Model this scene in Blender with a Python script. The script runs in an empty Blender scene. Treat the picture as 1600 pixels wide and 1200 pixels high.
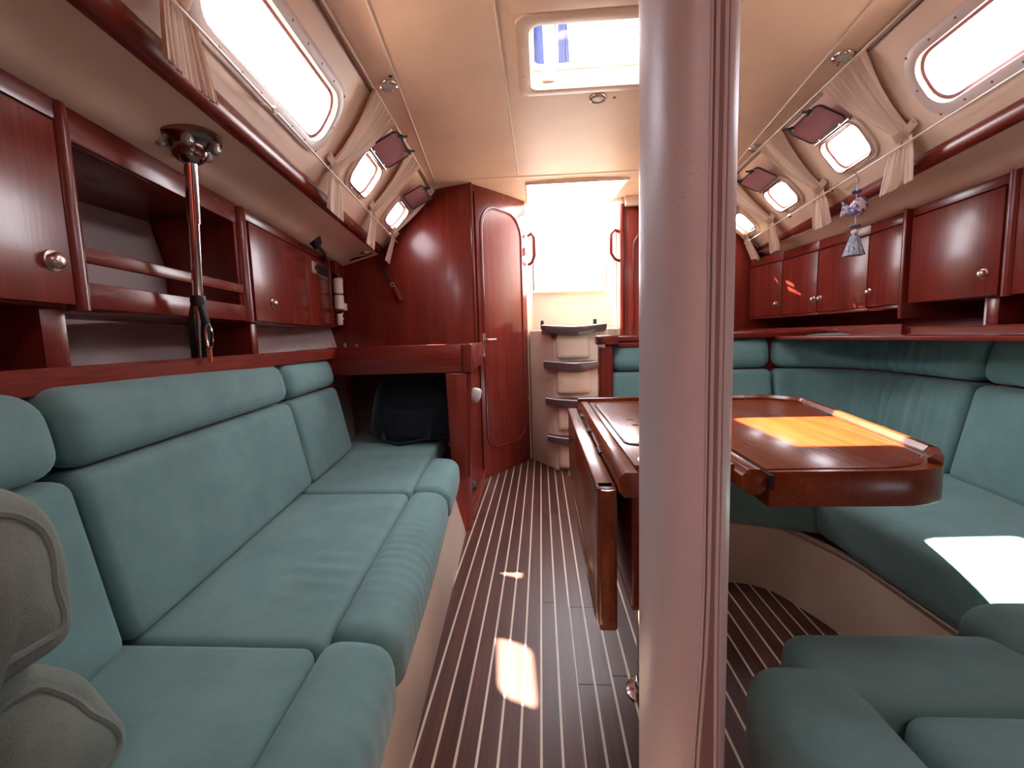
import bpy, bmesh, math, random
import numpy as np
from mathutils import Vector, Matrix
random.seed(4)
SC = bpy.context.scene
COL = SC.collection
PI = math.pi

# ------------------------------------------------------------------ camera, world, sun, exposure
F = 700.0                                     # focal length in pixels of the 1600 wide frame
_a = Vector((45/F, 75/F, 1)).normalized()     # aft direction in camera axes (right, up, forward)
_h = Vector((1, .03, 0)).normalized()         # horizon direction
_up = _a.cross(_h)
if _up.y < 0: _up = -_up
_up.normalize()
_rt = _up.cross(_a)
if _rt.x < 0: _rt = -_rt
M3 = Matrix((_rt, _a, _up))                   # camera axes -> world
cd = bpy.data.cameras.new('camera'); cam = bpy.data.objects.new('camera', cd); COL.objects.link(cam)
r_, u_, f_ = M3 @ Vector((1, 0, 0)), M3 @ Vector((0, 1, 0)), M3 @ Vector((0, 0, 1))
cam.matrix_world = Matrix(((r_.x, u_.x, -f_.x, 0), (r_.y, u_.y, -f_.y, 0), (r_.z, u_.z, -f_.z, 1), (0, 0, 0, 1)))
cd.sensor_width = 36; cd.lens = F/1600*36; cd.clip_start = .02
SC.camera = cam

w = bpy.data.worlds.new('sky'); SC.world = w; w.use_nodes = True
bg = w.node_tree.nodes['Background']
bg.inputs[0].default_value = (.95, .94, 1, 1); bg.inputs[1].default_value = 6.0

sd = bpy.data.lights.new('sun', 'SUN'); sun = bpy.data.objects.new('sun', sd); COL.objects.link(sun)
sd.energy = 34; sd.angle = math.radians(.6); sd.color = (1, .91, .74)
SUN = Vector((.40, -.49, -1)).normalized()
sun.rotation_euler = (-SUN).to_track_quat('Z', 'Y').to_euler()
sun.location = (-2, 4, 6)

SC.view_settings.view_transform = 'Standard'
SC.view_settings.look = 'None'
SC.view_settings.gamma = 1
SC.view_settings.use_curve_mapping = False
SC.view_settings.exposure = 1.5
SC.cycles.max_bounces = 14
SC.cycles.diffuse_bounces = 9
SC.cycles.glossy_bounces = 5
SC.cycles.transparent_max_bounces = 12
SC.cycles.sample_clamp_indirect = 12
SC.cycles.use_denoising = True

def portal(name, loc, nrm, sx, sy):
    l = bpy.data.lights.new(name, 'AREA'); l.shape = 'RECTANGLE'; l.size = sx; l.size_y = sy
    l.cycles.is_portal = True
    o = bpy.data.objects.new(name, l); COL.objects.link(o); o.location = loc
    o.rotation_euler = (-Vector(nrm)).to_track_quat('Z', 'Y').to_euler()
# the daylight enters through the openings: portals only guide the sampling, they emit nothing
portal('portal_hatch', (.28, 1.81, 2.14), (0, 0, -1), .75, .55)
portal('portal_added_hatch', (.27, -.90, 2.14), (0, 0, -1), .5, .5)
portal('portal_companionway', (.24, 3.85, 1.8), (0, -1, -.2), .7, 1.0)
portal('portal_companionway_top', (.27, 3.46, 2.14), (0, 0, -1), .75, .7)

# ------------------------------------------------------------------ projection helpers (a pixel's ray met with a real plane)
EYE = Vector((0, 0, 1))
def ray(u, v): return M3 @ Vector(((u-800)/F, (600-v)/F, 1))
def oy(u, v, d): r = ray(u, v); return EYE + r*(d/r.y)
def oz(u, v, z): r = ray(u, v); return EYE + r*((z-1)/r.z)
def ox(u, v, x): r = ray(u, v); return EYE + r*(x/r.x)

# ------------------------------------------------------------------ materials
def newmat(name):
    m = bpy.data.materials.new(name); m.use_nodes = True
    return m, m.node_tree.nodes, m.node_tree.links, m.node_tree.nodes['Principled BSDF']
def simple(name, col, rough=.5, metal=0, coat=0, spec=.5, emit=None):
    m, n, l, p = newmat(name)
    p.inputs['Base Color'].default_value = (*col, 1); p.inputs['Roughness'].default_value = rough
    p.inputs['Metallic'].default_value = metal; p.inputs['Coat Weight'].default_value = coat
    p.inputs['Specular IOR Level'].default_value = spec
    return m
def noise(n, l, vec, scale, detail=3, rough=.5):
    t = n.new('ShaderNodeTexNoise'); t.inputs['Scale'].default_value = scale
    t.inputs['Detail'].default_value = detail; t.inputs['Roughness'].default_value = rough
    l.new(vec, t.inputs['Vector']); return t.outputs['Fac']
def mapped(n, l, scale, rnd=True):
    tc = n.new('ShaderNodeTexCoord'); mp = n.new('ShaderNodeMapping'); mp.inputs['Scale'].default_value = scale
    if rnd:
        oi = n.new('ShaderNodeObjectInfo'); ml = n.new('ShaderNodeMath'); ml.operation = 'MULTIPLY'; ml.inputs[1].default_value = 37
        l.new(oi.outputs['Random'], ml.inputs[0]); ad = n.new('ShaderNodeVectorMath')
        l.new(tc.outputs['Object'], ad.inputs[0]); l.new(ml.outputs[0], ad.inputs[1]); l.new(ad.outputs[0], mp.inputs['Vector'])
    else: l.new(tc.outputs['Object'], mp.inputs['Vector'])
    return mp.outputs[0]
def ramp(n, l, fac, stops):
    r = n.new('ShaderNodeValToRGB'); e = r.color_ramp.elements
    while len(e) < len(stops): e.new(.5)
    for i, (p, c) in enumerate(stops): e[i].position = p; e[i].color = (*c, 1)
    l.new(fac, r.inputs[0]); return r.outputs[0]
def bump(n, l, p, fac, strength, dist=.002):
    b = n.new('ShaderNodeBump'); b.inputs['Strength'].default_value = strength; b.inputs['Distance'].default_value = dist
    l.new(fac, b.inputs['Height']); l.new(b.outputs[0], p.inputs['Normal'])
def wood(name, axis, c0, c1, c2, rough=.27, coat=.10, var=0, spec=.38):
    m, n, l, p = newmat(name)
    s = [9, 9, 9]; s['xyz'.index(axis)] = .7
    v = mapped(n, l, s); f1 = noise(n, l, v, 1.6, 5, .6)
    s2 = [160, 160, 160]; s2['xyz'.index(axis)] = 4
    v2 = mapped(n, l, s2); f2 = noise(n, l, v2, 1, 2, .5)
    mx = n.new('ShaderNodeMix'); mx.data_type = 'FLOAT'; mx.inputs[0].default_value = .35
    l.new(f1, mx.inputs[2]); l.new(f2, mx.inputs[3])
    c = ramp(n, l, mx.outputs[0], [(.32, c0), (.5, c1), (.68, c2)])
    if var:
        oi = n.new('ShaderNodeObjectInfo'); hs = n.new('ShaderNodeHueSaturation')
        mr = n.new('ShaderNodeMapRange'); mr.inputs[3].default_value = 1-var; mr.inputs[4].default_value = 1+var
        l.new(oi.outputs['Random'], mr.inputs[0]); l.new(mr.outputs[0], hs.inputs['Value']); l.new(c, hs.inputs['Color']); c = hs.outputs[0]
    l.new(c, p.inputs['Base Color']); p.inputs['Roughness'].default_value = rough
    p.inputs['Coat Weight'].default_value = coat; p.inputs['Coat Roughness'].default_value = .12; p.inputs['Specular IOR Level'].default_value = spec
    bump(n, l, p, f2, .12, .001)
    return m
MAH = ((.125, .014, .010), (.175, .021, .014), (.235, .033, .019))
WZ = wood('mahogany_upright_grain', 'z', *MAH); WY = wood('mahogany_lengthwise_grain', 'y', *MAH); WX = wood('mahogany_crosswise_grain', 'x', *MAH)
WDK = wood('mahogany_dark_table', 'y', (.12, .017, .006), (.18, .033, .007), (.25, .056, .009), .24, .2)
PLK = wood('teak_sole', 'y', (.062, .021, .016), (.098, .036, .027), (.14, .056, .041), .38, .02, .13, .3)
INL = simple('holly_inlay', (.72, .62, .50), .4)
def cream(name, col, rough=.5, bs=.25, sc=350):
    m, n, l, p = newmat(name)
    v = mapped(n, l, (1, 1, 1)); f = noise(n, l, v, 2.5, 4, .6)
    a = tuple(c*.93 for c in col); b = tuple(min(1, c*1.05) for c in col)
    l.new(ramp(n, l, f, [(.35, a), (.65, b)]), p.inputs['Base Color']); p.inputs['Roughness'].default_value = rough
    bump(n, l, p, noise(n, l, v, sc, 2), bs, .0008)
    return m
CRM = cream('cream_headliner_vinyl', (.76, .58, .45), .42)
GEL = cream('cream_moulded_plastic', (.72, .57, .46), .32, .05)
SLV = cream('cream_leatherette', (.74, .62, .62), .38, .5, 260)
HUL = cream('pale_hull_lining', (.66, .58, .56), .6)
SCW = simple('screw_bronze', (.22, .13, .12), .4, .6)
FRM = simple('window_frame_grey', (.56, .47, .45), .35)
def fabric(name, c0, c1, bs=.35):
    m, n, l, p = newmat(name)
    v = mapped(n, l, (1, 1, 1)); f = noise(n, l, v, 7, 5, .65)
    g = noise(n, l, v, 420, 2)
    mx = n.new('ShaderNodeMix'); mx.data_type = 'FLOAT'; mx.inputs[0].default_value = .3
    l.new(f, mx.inputs[2]); l.new(g, mx.inputs[3])
    l.new(ramp(n, l, mx.outputs[0], [(.36, c0), (.64, c1)]), p.inputs['Base Color'])
    p.inputs['Roughness'].default_value = .9; p.inputs['Specular IOR Level'].default_value = .15
    p.inputs['Sheen Weight'].default_value = .25; p.inputs['Sheen Roughness'].default_value = .5
    p.inputs['Sheen Tint'].default_value = (.75, .9, .95, 1)
    bump(n, l, p, g, bs, .001)
    return m
TEAL = fabric('teal_suede', (.118, .230, .230), (.165, .302, .300))
GRY = fabric('grey_green_plush', (.145, .175, .15), (.215, .245, .21), .6)
CHR = simple('chrome', (.75, .72, .70), .12, 1)
STL = simple('brushed_steel', (.62, .60, .60), .32, 1)
KNB = simple('satin_nickel', (.62, .50, .45), .3, 1)
BLK = simple('black_plastic', (.012, .011, .012), .45)
DRK = simple('dark_shadow_gap', (.02, .008, .007), .8)
WHT = simple('white_plastic', (.8, .77, .75), .4)
LNS = simple('frosted_lens', (.62, .55, .50), .35)
GRN = simple('step_grip_bronze', (.10, .055, .06), .3, .1, .3)
NVY = fabric('navy_backpack_cloth', (.006, .007, .011), (.014, .015, .022))
BLU = simple('blue_canvas', (.008, .020, .085), .9)
ROD = simple('curtain_rod_white', (.72, .62, .52), .4)
def pane(name, col, gl=.08):
    m, n, l, p = newmat(name); n.remove(p)
    t = n.new('ShaderNodeBsdfTransparent'); t.inputs[0].default_value = (*col, 1)
    g = n.new('ShaderNodeBsdfGlossy'); g.inputs['Roughness'].default_value = .03
    x = n.new('ShaderNodeMixShader'); x.inputs[0].default_value = .05
    _ = 0; l.new(t.outputs[0], x.inputs[1]); l.new(g.outputs[0], x.inputs[2])
    l.new(x.outputs[0], n['Material Output'].inputs[0]); return m
CLR = pane('clear_acrylic', (.93, .92, .95))
def translucent(name, col, tcol, mix, rough=.8):
    m, n, l, p = newmat(name)
    p.inputs['Base Color'].default_value = (*col, 1); p.inputs['Roughness'].default_value = rough
    t = n.new('ShaderNodeBsdfTranslucent'); t.inputs[0].default_value = (*tcol, 1)
    x = n.new('ShaderNodeMixShader'); x.inputs[0].default_value = mix
    l.new(p.outputs[0], x.inputs[1]); l.new(t.outputs[0], x.inputs[2]); l.new(x.outputs[0], n['Material Output'].inputs[0]); return m
CUR = translucent('cream_curtain_cloth', (.84, .70, .58), (.80, .62, .48), .22)
TNT = translucent('plum_tinted_acrylic', (.58, .37, .42), (.75, .52, .60), .6, .15)

# ------------------------------------------------------------------ object helpers
ORG = {}
def tag(o, label=None, cat=None, group=None, kind=None):
    if label: o['label'] = label
    if cat: o['category'] = cat
    if group: o['group'] = group
    if kind: o['kind'] = kind
    return o
def thing(name, label, cat, loc, group=None):
    o = bpy.data.objects.new(name, None); COL.objects.link(o); o.empty_display_size = .05
    o.location = loc; ORG[o] = Vector(loc); return tag(o, label, cat, group)
def link(name, bm, mat, parent=None, smooth=35, label=None, kind=None):
    bm.normal_update()
    vs = [v.co for v in bm.verts]
    lo = Vector([min(c[i] for c in vs) for i in range(3)]); hi = Vector([max(c[i] for c in vs) for i in range(3)])
    org = (lo+hi)/2; org.z = lo.z
    for v in bm.verts: v.co -= org
    me = bpy.data.meshes.new(name)
    for f in bm.faces: f.smooth = smooth > 0
    bm.to_mesh(me); bm.free()
    if smooth: me.set_sharp_from_angle(angle=math.radians(smooth))
    me.materials.append(mat)
    o = bpy.data.objects.new(name, me); COL.objects.link(o)
    ORG[o] = org.copy()
    if parent: o.parent = parent; o.location = org-ORG[parent]
    else: o.location = org
    if label: o['label'] = label
    if kind: o['kind'] = kind
    return o
def recalc(bm): bmesh.ops.recalc_face_normals(bm, faces=bm.faces)
def bev(bm, w, seg=2, ang=30):
    if w <= 0: return bm
    bm.normal_update()
    es = [e for e in bm.edges if len(e.link_faces) == 2 and e.calc_face_angle(0) > math.radians(ang)]
    bmesh.ops.bevel(bm, geom=es, offset=w, segments=seg, profile=.5, affect='EDGES', clamp_overlap=True)
    return bm
def join(*bms):
    out = bmesh.new()
    for b in bms:
        me = bpy.data.meshes.new('t'); b.to_mesh(me); b.free(); out.from_mesh(me); bpy.data.meshes.remove(me)
    return out
def box(x0, x1, y0, y1, z0, z1, b=.003, seg=2):
    return hexa([(x0, y0, z0), (x1, y0, z0), (x1, y1, z0), (x0, y1, z0), (x0, y0, z1), (x1, y0, z1), (x1, y1, z1), (x0, y1, z1)], b, seg)
def hexa(c, b=.003, seg=2):
    bm = bmesh.new(); v = [bm.verts.new(p) for p in c]
    for q in ((0, 3, 2, 1), (4, 5, 6, 7), (0, 1, 5, 4), (1, 2, 6, 5), (2, 3, 7, 6), (3, 0, 4, 7)): bm.faces.new([v[i] for i in q])
    recalc(bm); return bev(bm, b, seg)
def prism(pts, vec, b=.003, seg=2):
    bm = bmesh.new(); vec = Vector(vec)
    a = [bm.verts.new(p) for p in pts]; c = [bm.verts.new(Vector(p)+vec) for p in pts]; n = len(a)
    bm.faces.new(a); bm.faces.new(c[::-1])
    for i in range(n): bm.faces.new((a[i], c[i], c[(i+1) % n], a[(i+1) % n]))
    recalc(bm); return bev(bm, b, seg)
def loft(rings, closed=True, caps=True):
    bm = bmesh.new(); R = [[bm.verts.new(p) for p in r] for r in rings]; n = len(R[0])
    for i in range(len(R)-1):
        for j in range(n if closed else n-1):
            k = (j+1) % n
            bm.faces.new((R[i][j], R[i][k], R[i+1][k], R[i+1][j]))
    if closed and caps: bm.faces.new(R[0][::-1]); bm.faces.new(R[-1])
    recalc(bm); return bm
def tube(pts, r, n=10, closed=False):
    pts = [Vector(p) for p in pts]; rings = []; N = len(pts); up = None
    for i, p in enumerate(pts):
        if closed: t = pts[(i+1) % N]-pts[i-1]
        else: t = pts[min(i+1, N-1)]-pts[max(i-1, 0)]
        t.normalize()
        if up is None: up = t.orthogonal()
        up = (up-t*up.dot(t)).normalized(); s = t.cross(up)
        rr = r[i] if isinstance(r, (list, tuple)) else r
        rings.append([p+(up*math.cos(a)+s*math.sin(a))*rr for a in [2*PI*k/n for k in range(n)]])
    if closed:
        rings.append(rings[0]); bm = loft(rings, True, False); bmesh.ops.remove_doubles(bm, verts=bm.verts, dist=1e-6); recalc(bm); return bm
    return loft(rings)
def sweep(pts, sec, up=(0, 0, 1), closed=False):
    """section points (side, up): side is to the right of travel"""
    pts = [Vector(p) for p in pts]; up = Vector(up); rings = []; N = len(pts)
    for i, p in enumerate(pts):
        if closed: t1 = (pts[(i+1) % N]-p).normalized(); t0 = (p-pts[i-1]).normalized()
        else: t1 = (pts[min(i+1, N-1)]-pts[min(i, N-2)]).normalized(); t0 = (pts[max(i, 1)]-pts[max(i-1, 0)]).normalized()
        s0 = t0.cross(up).normalized(); s1 = t1.cross(up).normalized(); s = (s0+s1).normalized(); k = 1/max(.4, s.dot(s1))
        rings.append([p+s*(a*k)+up*b for a, b in sec])
    if closed:
        rings.append(rings[0]); bm = loft(rings, True, False); bmesh.ops.remove_doubles(bm, verts=bm.verts, dist=1e-6); recalc(bm); return bm
    return loft(rings)
def lathe(prof, base, axis=(0, 0, 1), n=28):
    ax = Vector(axis).normalized(); s = ax.orthogonal().normalized(); t = ax.cross(s); base = Vector(base); bm = bmesh.new(); rings = []
    for r, h in prof:
        if r < 1e-6: rings.append([bm.verts.new(base+ax*h)])
        else: rings.append([bm.verts.new(base+ax*h+(s*math.cos(a)+t*math.sin(a))*r) for a in [2*PI*k/n for k in range(n)]])
    for A, B in zip(rings, rings[1:]):
        for j in range(n):
            k = (j+1) % n
            if len(A) == 1 and len(B) == 1: continue
            if len(A) == 1: bm.faces.new((A[0], B[j], B[k]))
            elif len(B) == 1: bm.faces.new((A[j], A[k], B[0]))
            else: bm.faces.new((A[j], A[k], B[k], B[j]))
    if len(rings[0]) > 1: bm.faces.new(rings[0][::-1])
    if len(rings[-1]) > 1: bm.faces.new(rings[-1])
    recalc(bm); return bm
def rrect(x0, x1, y0, y1, r, n=6):
    out = []
    for cx, cy, a0 in ((x1-r, y1-r, 0), (x0+r, y1-r, PI/2), (x0+r, y0+r, PI), (x1-r, y0+r, 1.5*PI)):
        for k in range(n+1): a = a0+PI/2*k/n; out.append((cx+r*math.cos(a), cy+r*math.sin(a)))
    return out
def ring(outer, inner, f3, h0, h1, b=0):
    """flat ring between two outlines (same count), mapped by f3(x,y,h)"""
    bm = bmesh.new(); n = len(outer)
    L = [[bm.verts.new(f3(*p, h)) for p in o] for o, h in ((outer, h0), (outer, h1), (inner, h1), (inner, h0))]
    for i in range(4):
        A, B = L[i], L[(i+1) % 4]
        for j in range(n): k = (j+1) % n; bm.faces.new((A[j], A[k], B[k], B[j]))
    recalc(bm); return bev(bm, b, 2, 50)
def holed(outer, holes, f3, t, cuts=(), cutsy=()):
    bm = bmesh.new()
    for lp in [outer]+holes:
        v = [bm.verts.new((p[0], p[1], 0)) for p in lp]
        for i in range(len(v)): bm.edges.new((v[i], v[(i+1) % len(v)]))
    bmesh.ops.triangle_fill(bm, use_beauty=True, use_dissolve=False, edges=bm.edges[:])
    for c in cuts: bmesh.ops.bisect_plane(bm, geom=bm.verts[:]+bm.edges[:]+bm.faces[:], plane_co=(c, 0, 0), plane_no=(1, 0, 0))
    for c in cutsy: bmesh.ops.bisect_plane(bm, geom=bm.verts[:]+bm.edges[:]+bm.faces[:], plane_co=(0, c, 0), plane_no=(0, 1, 0))
    r = bmesh.ops.extrude_face_region(bm, geom=bm.faces[:])
    top = {g for g in r['geom'] if isinstance(g, bmesh.types.BMVert)}
    for v in bm.verts: v.co = f3(v.co.x, v.co.y, t if v in top else 0)
    recalc(bm); return bm
def rblock(size, r, bulge=(0, 0, 0), warp=None, n=(8, 8, 6)):
    """soft cushion block; size = full sizes; warp maps (-1..1)^3 -> world. size only sets the rounding"""
    H = [s/2 for s in size]; T = []
    for i in range(3):
        rr = min(r, H[i]*.95); q = rr/H[i]; e = [-1+q*(1-math.cos(PI/2*k/4)) for k in range(4)]
        T.append(e+[-1+q+(2-2*q)*k/n[i] for k in range(n[i]+1)]+[-x for x in e[::-1]])
    bm = bmesh.new(); cache = {}
    def vert(u):
        key = tuple(round(c, 5) for c in u)
        if key in cache: return cache[key]
        p = Vector([u[i]*H[i] for i in range(3)]); rr = [min(r, H[i]*.95) for i in range(3)]
        q = Vector([max(-(H[i]-rr[i]), min(H[i]-rr[i], p[i])) for i in range(3)]); d = p-q
        e = Vector([d[i]/rr[i] for i in range(3)])
        if e.length > 1e-9: m = e.normalized(); d = Vector([m[i]*rr[i] for i in range(3)])
        p = q+d; uu = [p[i]/H[i] for i in range(3)]
        g = [1-uu[i]**2 for i in range(3)]
        w_ = [uu[0]+bulge[0]/H[0]*uu[0]*g[1]*g[2], uu[1]+bulge[1]/H[1]*uu[1]*g[0]*g[2], uu[2]+bulge[2]/H[2]*uu[2]*g[0]*g[1]]
        cache[key] = bm.verts.new(warp(*w_) if warp else [w_[i]*H[i] for i in range(3)])
        return cache[key]
    for ax in range(3):
        b, c = (ax+1) % 3, (ax+2) % 3
        for s in (-1, 1):
            for i in range(len(T[b])-1):
                for j in range(len(T[c])-1):
                    q = []
                    for di, dj in ((0, 0), (1, 0), (1, 1), (0, 1)):
                        u = [0, 0, 0]; u[ax] = s; u[b] = T[b][i+di]; u[c] = T[c][j+dj]; q.append(vert(u))
                    if len(set(q)) == 4: bm.faces.new(q)
    recalc(bm); return bm
def tri8(c):
    c = [Vector(p) for p in c]     # order like hexa: bottom ring (x0y0,x1y0,x1y1,x0y1), top ring
    def f(u, v, w_):
        a, b, g = (u+1)/2, (v+1)/2, (w_+1)/2
        lo = (c[0]*(1-a)+c[1]*a)*(1-b)+(c[3]*(1-a)+c[2]*a)*b; hi = (c[4]*(1-a)+c[5]*a)*(1-b)+(c[7]*(1-a)+c[6]*a)*b
        return lo*(1-g)+hi*g
    return f
def size8(c):
    c = [Vector(p) for p in c]; return ((c[1]-c[0]).length, (c[3]-c[0]).length, (c[4]-c[0]).length)
def cushion(name, c8, r, bulge, mat, parent, n=(8, 8, 6), label=None):
    return link(name, rblock(size8(c8), r, bulge, tri8(c8), n), mat, parent, 70, label)
def lerp(a, b, t): return a+(b-a)*t

# ------------------------------------------------------------------ hull lines (x as a function of the distance d aft of the eye)
CX = .27
def mir(x, side): return x if side < 0 else 2*CX-x
def xb(d): return -.66-.135*d        # coach side, lower edge (wooden rail)
def xt(d): return -.545-.047*d       # coach side, upper edge
def xc(d): return -.84-.165*d         # faces of the hull-side lockers
def xcs(side, d): return xc(d) if side < 0 else -.98-.07*d
def xl(d): return -.885-.09*d        # edge of the shelf behind the settee backs
def ceilz(x, d): return 1.98+.065*max(0, 1-((x-CX)/(.815+.047*d))**2)
def S(side, d, s, wv=0):
    """point on the coach side: d along, s 0..1 up, wv metres inboard along the normal"""
    x = lerp(xb(d), xt(d), s); z = 1.59+.39*s
    dx = xt(d)-xb(d); L = math.hypot(dx, .39); nx, nz = .39/L, -dx/L      # inboard-down normal
    return Vector((mir(x+nx*wv, side), d, z+nz*wv))

# ================================================================== SETTING
floor = link('floor', box(-1.5, 2.05, -1.3, 4.0, -.05, -.004, 0), DRK, kind='structure')
tag(floor, 'varnished teak sole with pale inlay stripes running aft')
PITCH = .0513
rnd = random.Random(7)
for k in range(-8, 21):
    x0 = -.0215+PITCH*k
    link('inlay_strip', box(x0-.0032, x0+.0032, -1.3, 3.75, -.004, .0005, 0), INL, floor, 0)
    js = [-1.3, rnd.uniform(.2, .7), 2.445, 3.75]
    if k == 0: js = [-1.3, .55, 1.60, 2.445, 3.75]
    if k in (2, 3): js = [-1.3, 1.20, 1.57, 2.445, 3.75]
    if k in (4, 5, 6): js = [-1.3, 1.235, 2.445, 3.75]
    for a, b in zip(js, js[1:]):
        link('plank', box(x0+.0034, x0+PITCH-.0034, a+.0012, b-.0012, -.004, 0, 0), PLK, floor, 0)
dark = link('joint', box(.0788, .0803, -1.3, 1.57, -.004, .0007, 0), DRK, floor, 0)

# ceiling with the deck hatch, an added unseen skylight opening and the companionway opening
def cx_(x, d, h): return Vector((x, d, ceilz(x, d)+h))
HX0, HX1, HD0, HD1 = -.02, .58, 1.61, 2.01
edge = [(xt(-1.3)-.02, -1.3), (mir(xt(-1.3), 1)+.02, -1.3), (mir(xt(3.8), 1)+.02, 3.8), (xt(3.8)-.02, 3.8)]
COMP = [(-.075, 3.17), (.612, 3.17), (.542, 3.74), (-.05, 3.74)]
hole1 = rrect(HX0, HX1, HD0, HD1, .04)
hole2 = rrect(.05, .49, -1.10, -.70, .05)
ceil = link('ceiling', holed(edge, [hole1, hole2, COMP], cx_, .05, [CX+.07*k for k in range(-14, 15)], [0, .7, 1.3, 2.2, 2.7, 3.3]), CRM, smooth=40, kind='structure')
tag(ceil, 'cream vinyl cabin headliner with beaded panel lines')
def bead(pts, r=.0045, name='bead', mat=None): return link(name, tube(pts, r, 8), mat or ROD, ceil)
def onc(x, d, h=-.001): return (x, d, ceilz(x, d)+h)
for side in (-1, 1):
    P = [onc(mir(lerp(-.30, -.645, (d+.3)/3.2), side), d) for d in [-.3+.1*i for i in range(33)]]
    P = [onc(mir(lerp(-.478, -.645, (d-1.3)/1.6), side), d) for d in [-1+.1*i for i in range(40)]]
    bead(P)
    bead([onc(mir(lerp(-.645, CX, t), side), 2.90+.17*math.sin(PI/2*t)) for t in [i/20 for i in range(21)]], .003)
    bead([onc(mir(-.12, side), d) for d in [-.2+.1*i for i in range(33)]], .0035)
    # dark gap with a white curtain track at the top of the coach side
    bead([S(side, d, .995, .010) for d in (-1.2, .5, 2, 3.1 if side < 0 else 3.6)], .006, 'curtain_track')
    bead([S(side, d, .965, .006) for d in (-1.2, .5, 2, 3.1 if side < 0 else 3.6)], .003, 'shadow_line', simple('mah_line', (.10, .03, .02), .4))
# soft lip of the headliner around the companionway opening
cc = [cx_(x, d, -.004) for x, d in ((-.075, 3.62), (-.075, 3.17), (.612, 3.17), (.575, 3.62))]
bead([cc[0], cc[1], cc[2], cc[3]], .012, 'opening_lip', GEL)
for a, b in ((0, 1), (1, 2), (2, 3), (3, 0)):
    p, q = COMP[a], COMP[b]
    if a == 2: continue
    v = Vector((q[1]-p[1], -(q[0]-p[0]), 0)).normalized()*.02
    zz = [ceilz(*p), ceilz(*q)]
    link('coaming', hexa([(p[0], p[1], zz[0]), (q[0], q[1], zz[1]), (q[0]+v.x, q[1]+v.y, zz[1]), (p[0]+v.x, p[1]+v.y, zz[0]),
                          (p[0], p[1], 2.13), (q[0], q[1], 2.13), (q[0]+v.x, q[1]+v.y, 2.13), (p[0]+v.x, p[1]+v.y, 2.13)], .003), GEL, ceil)

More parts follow.
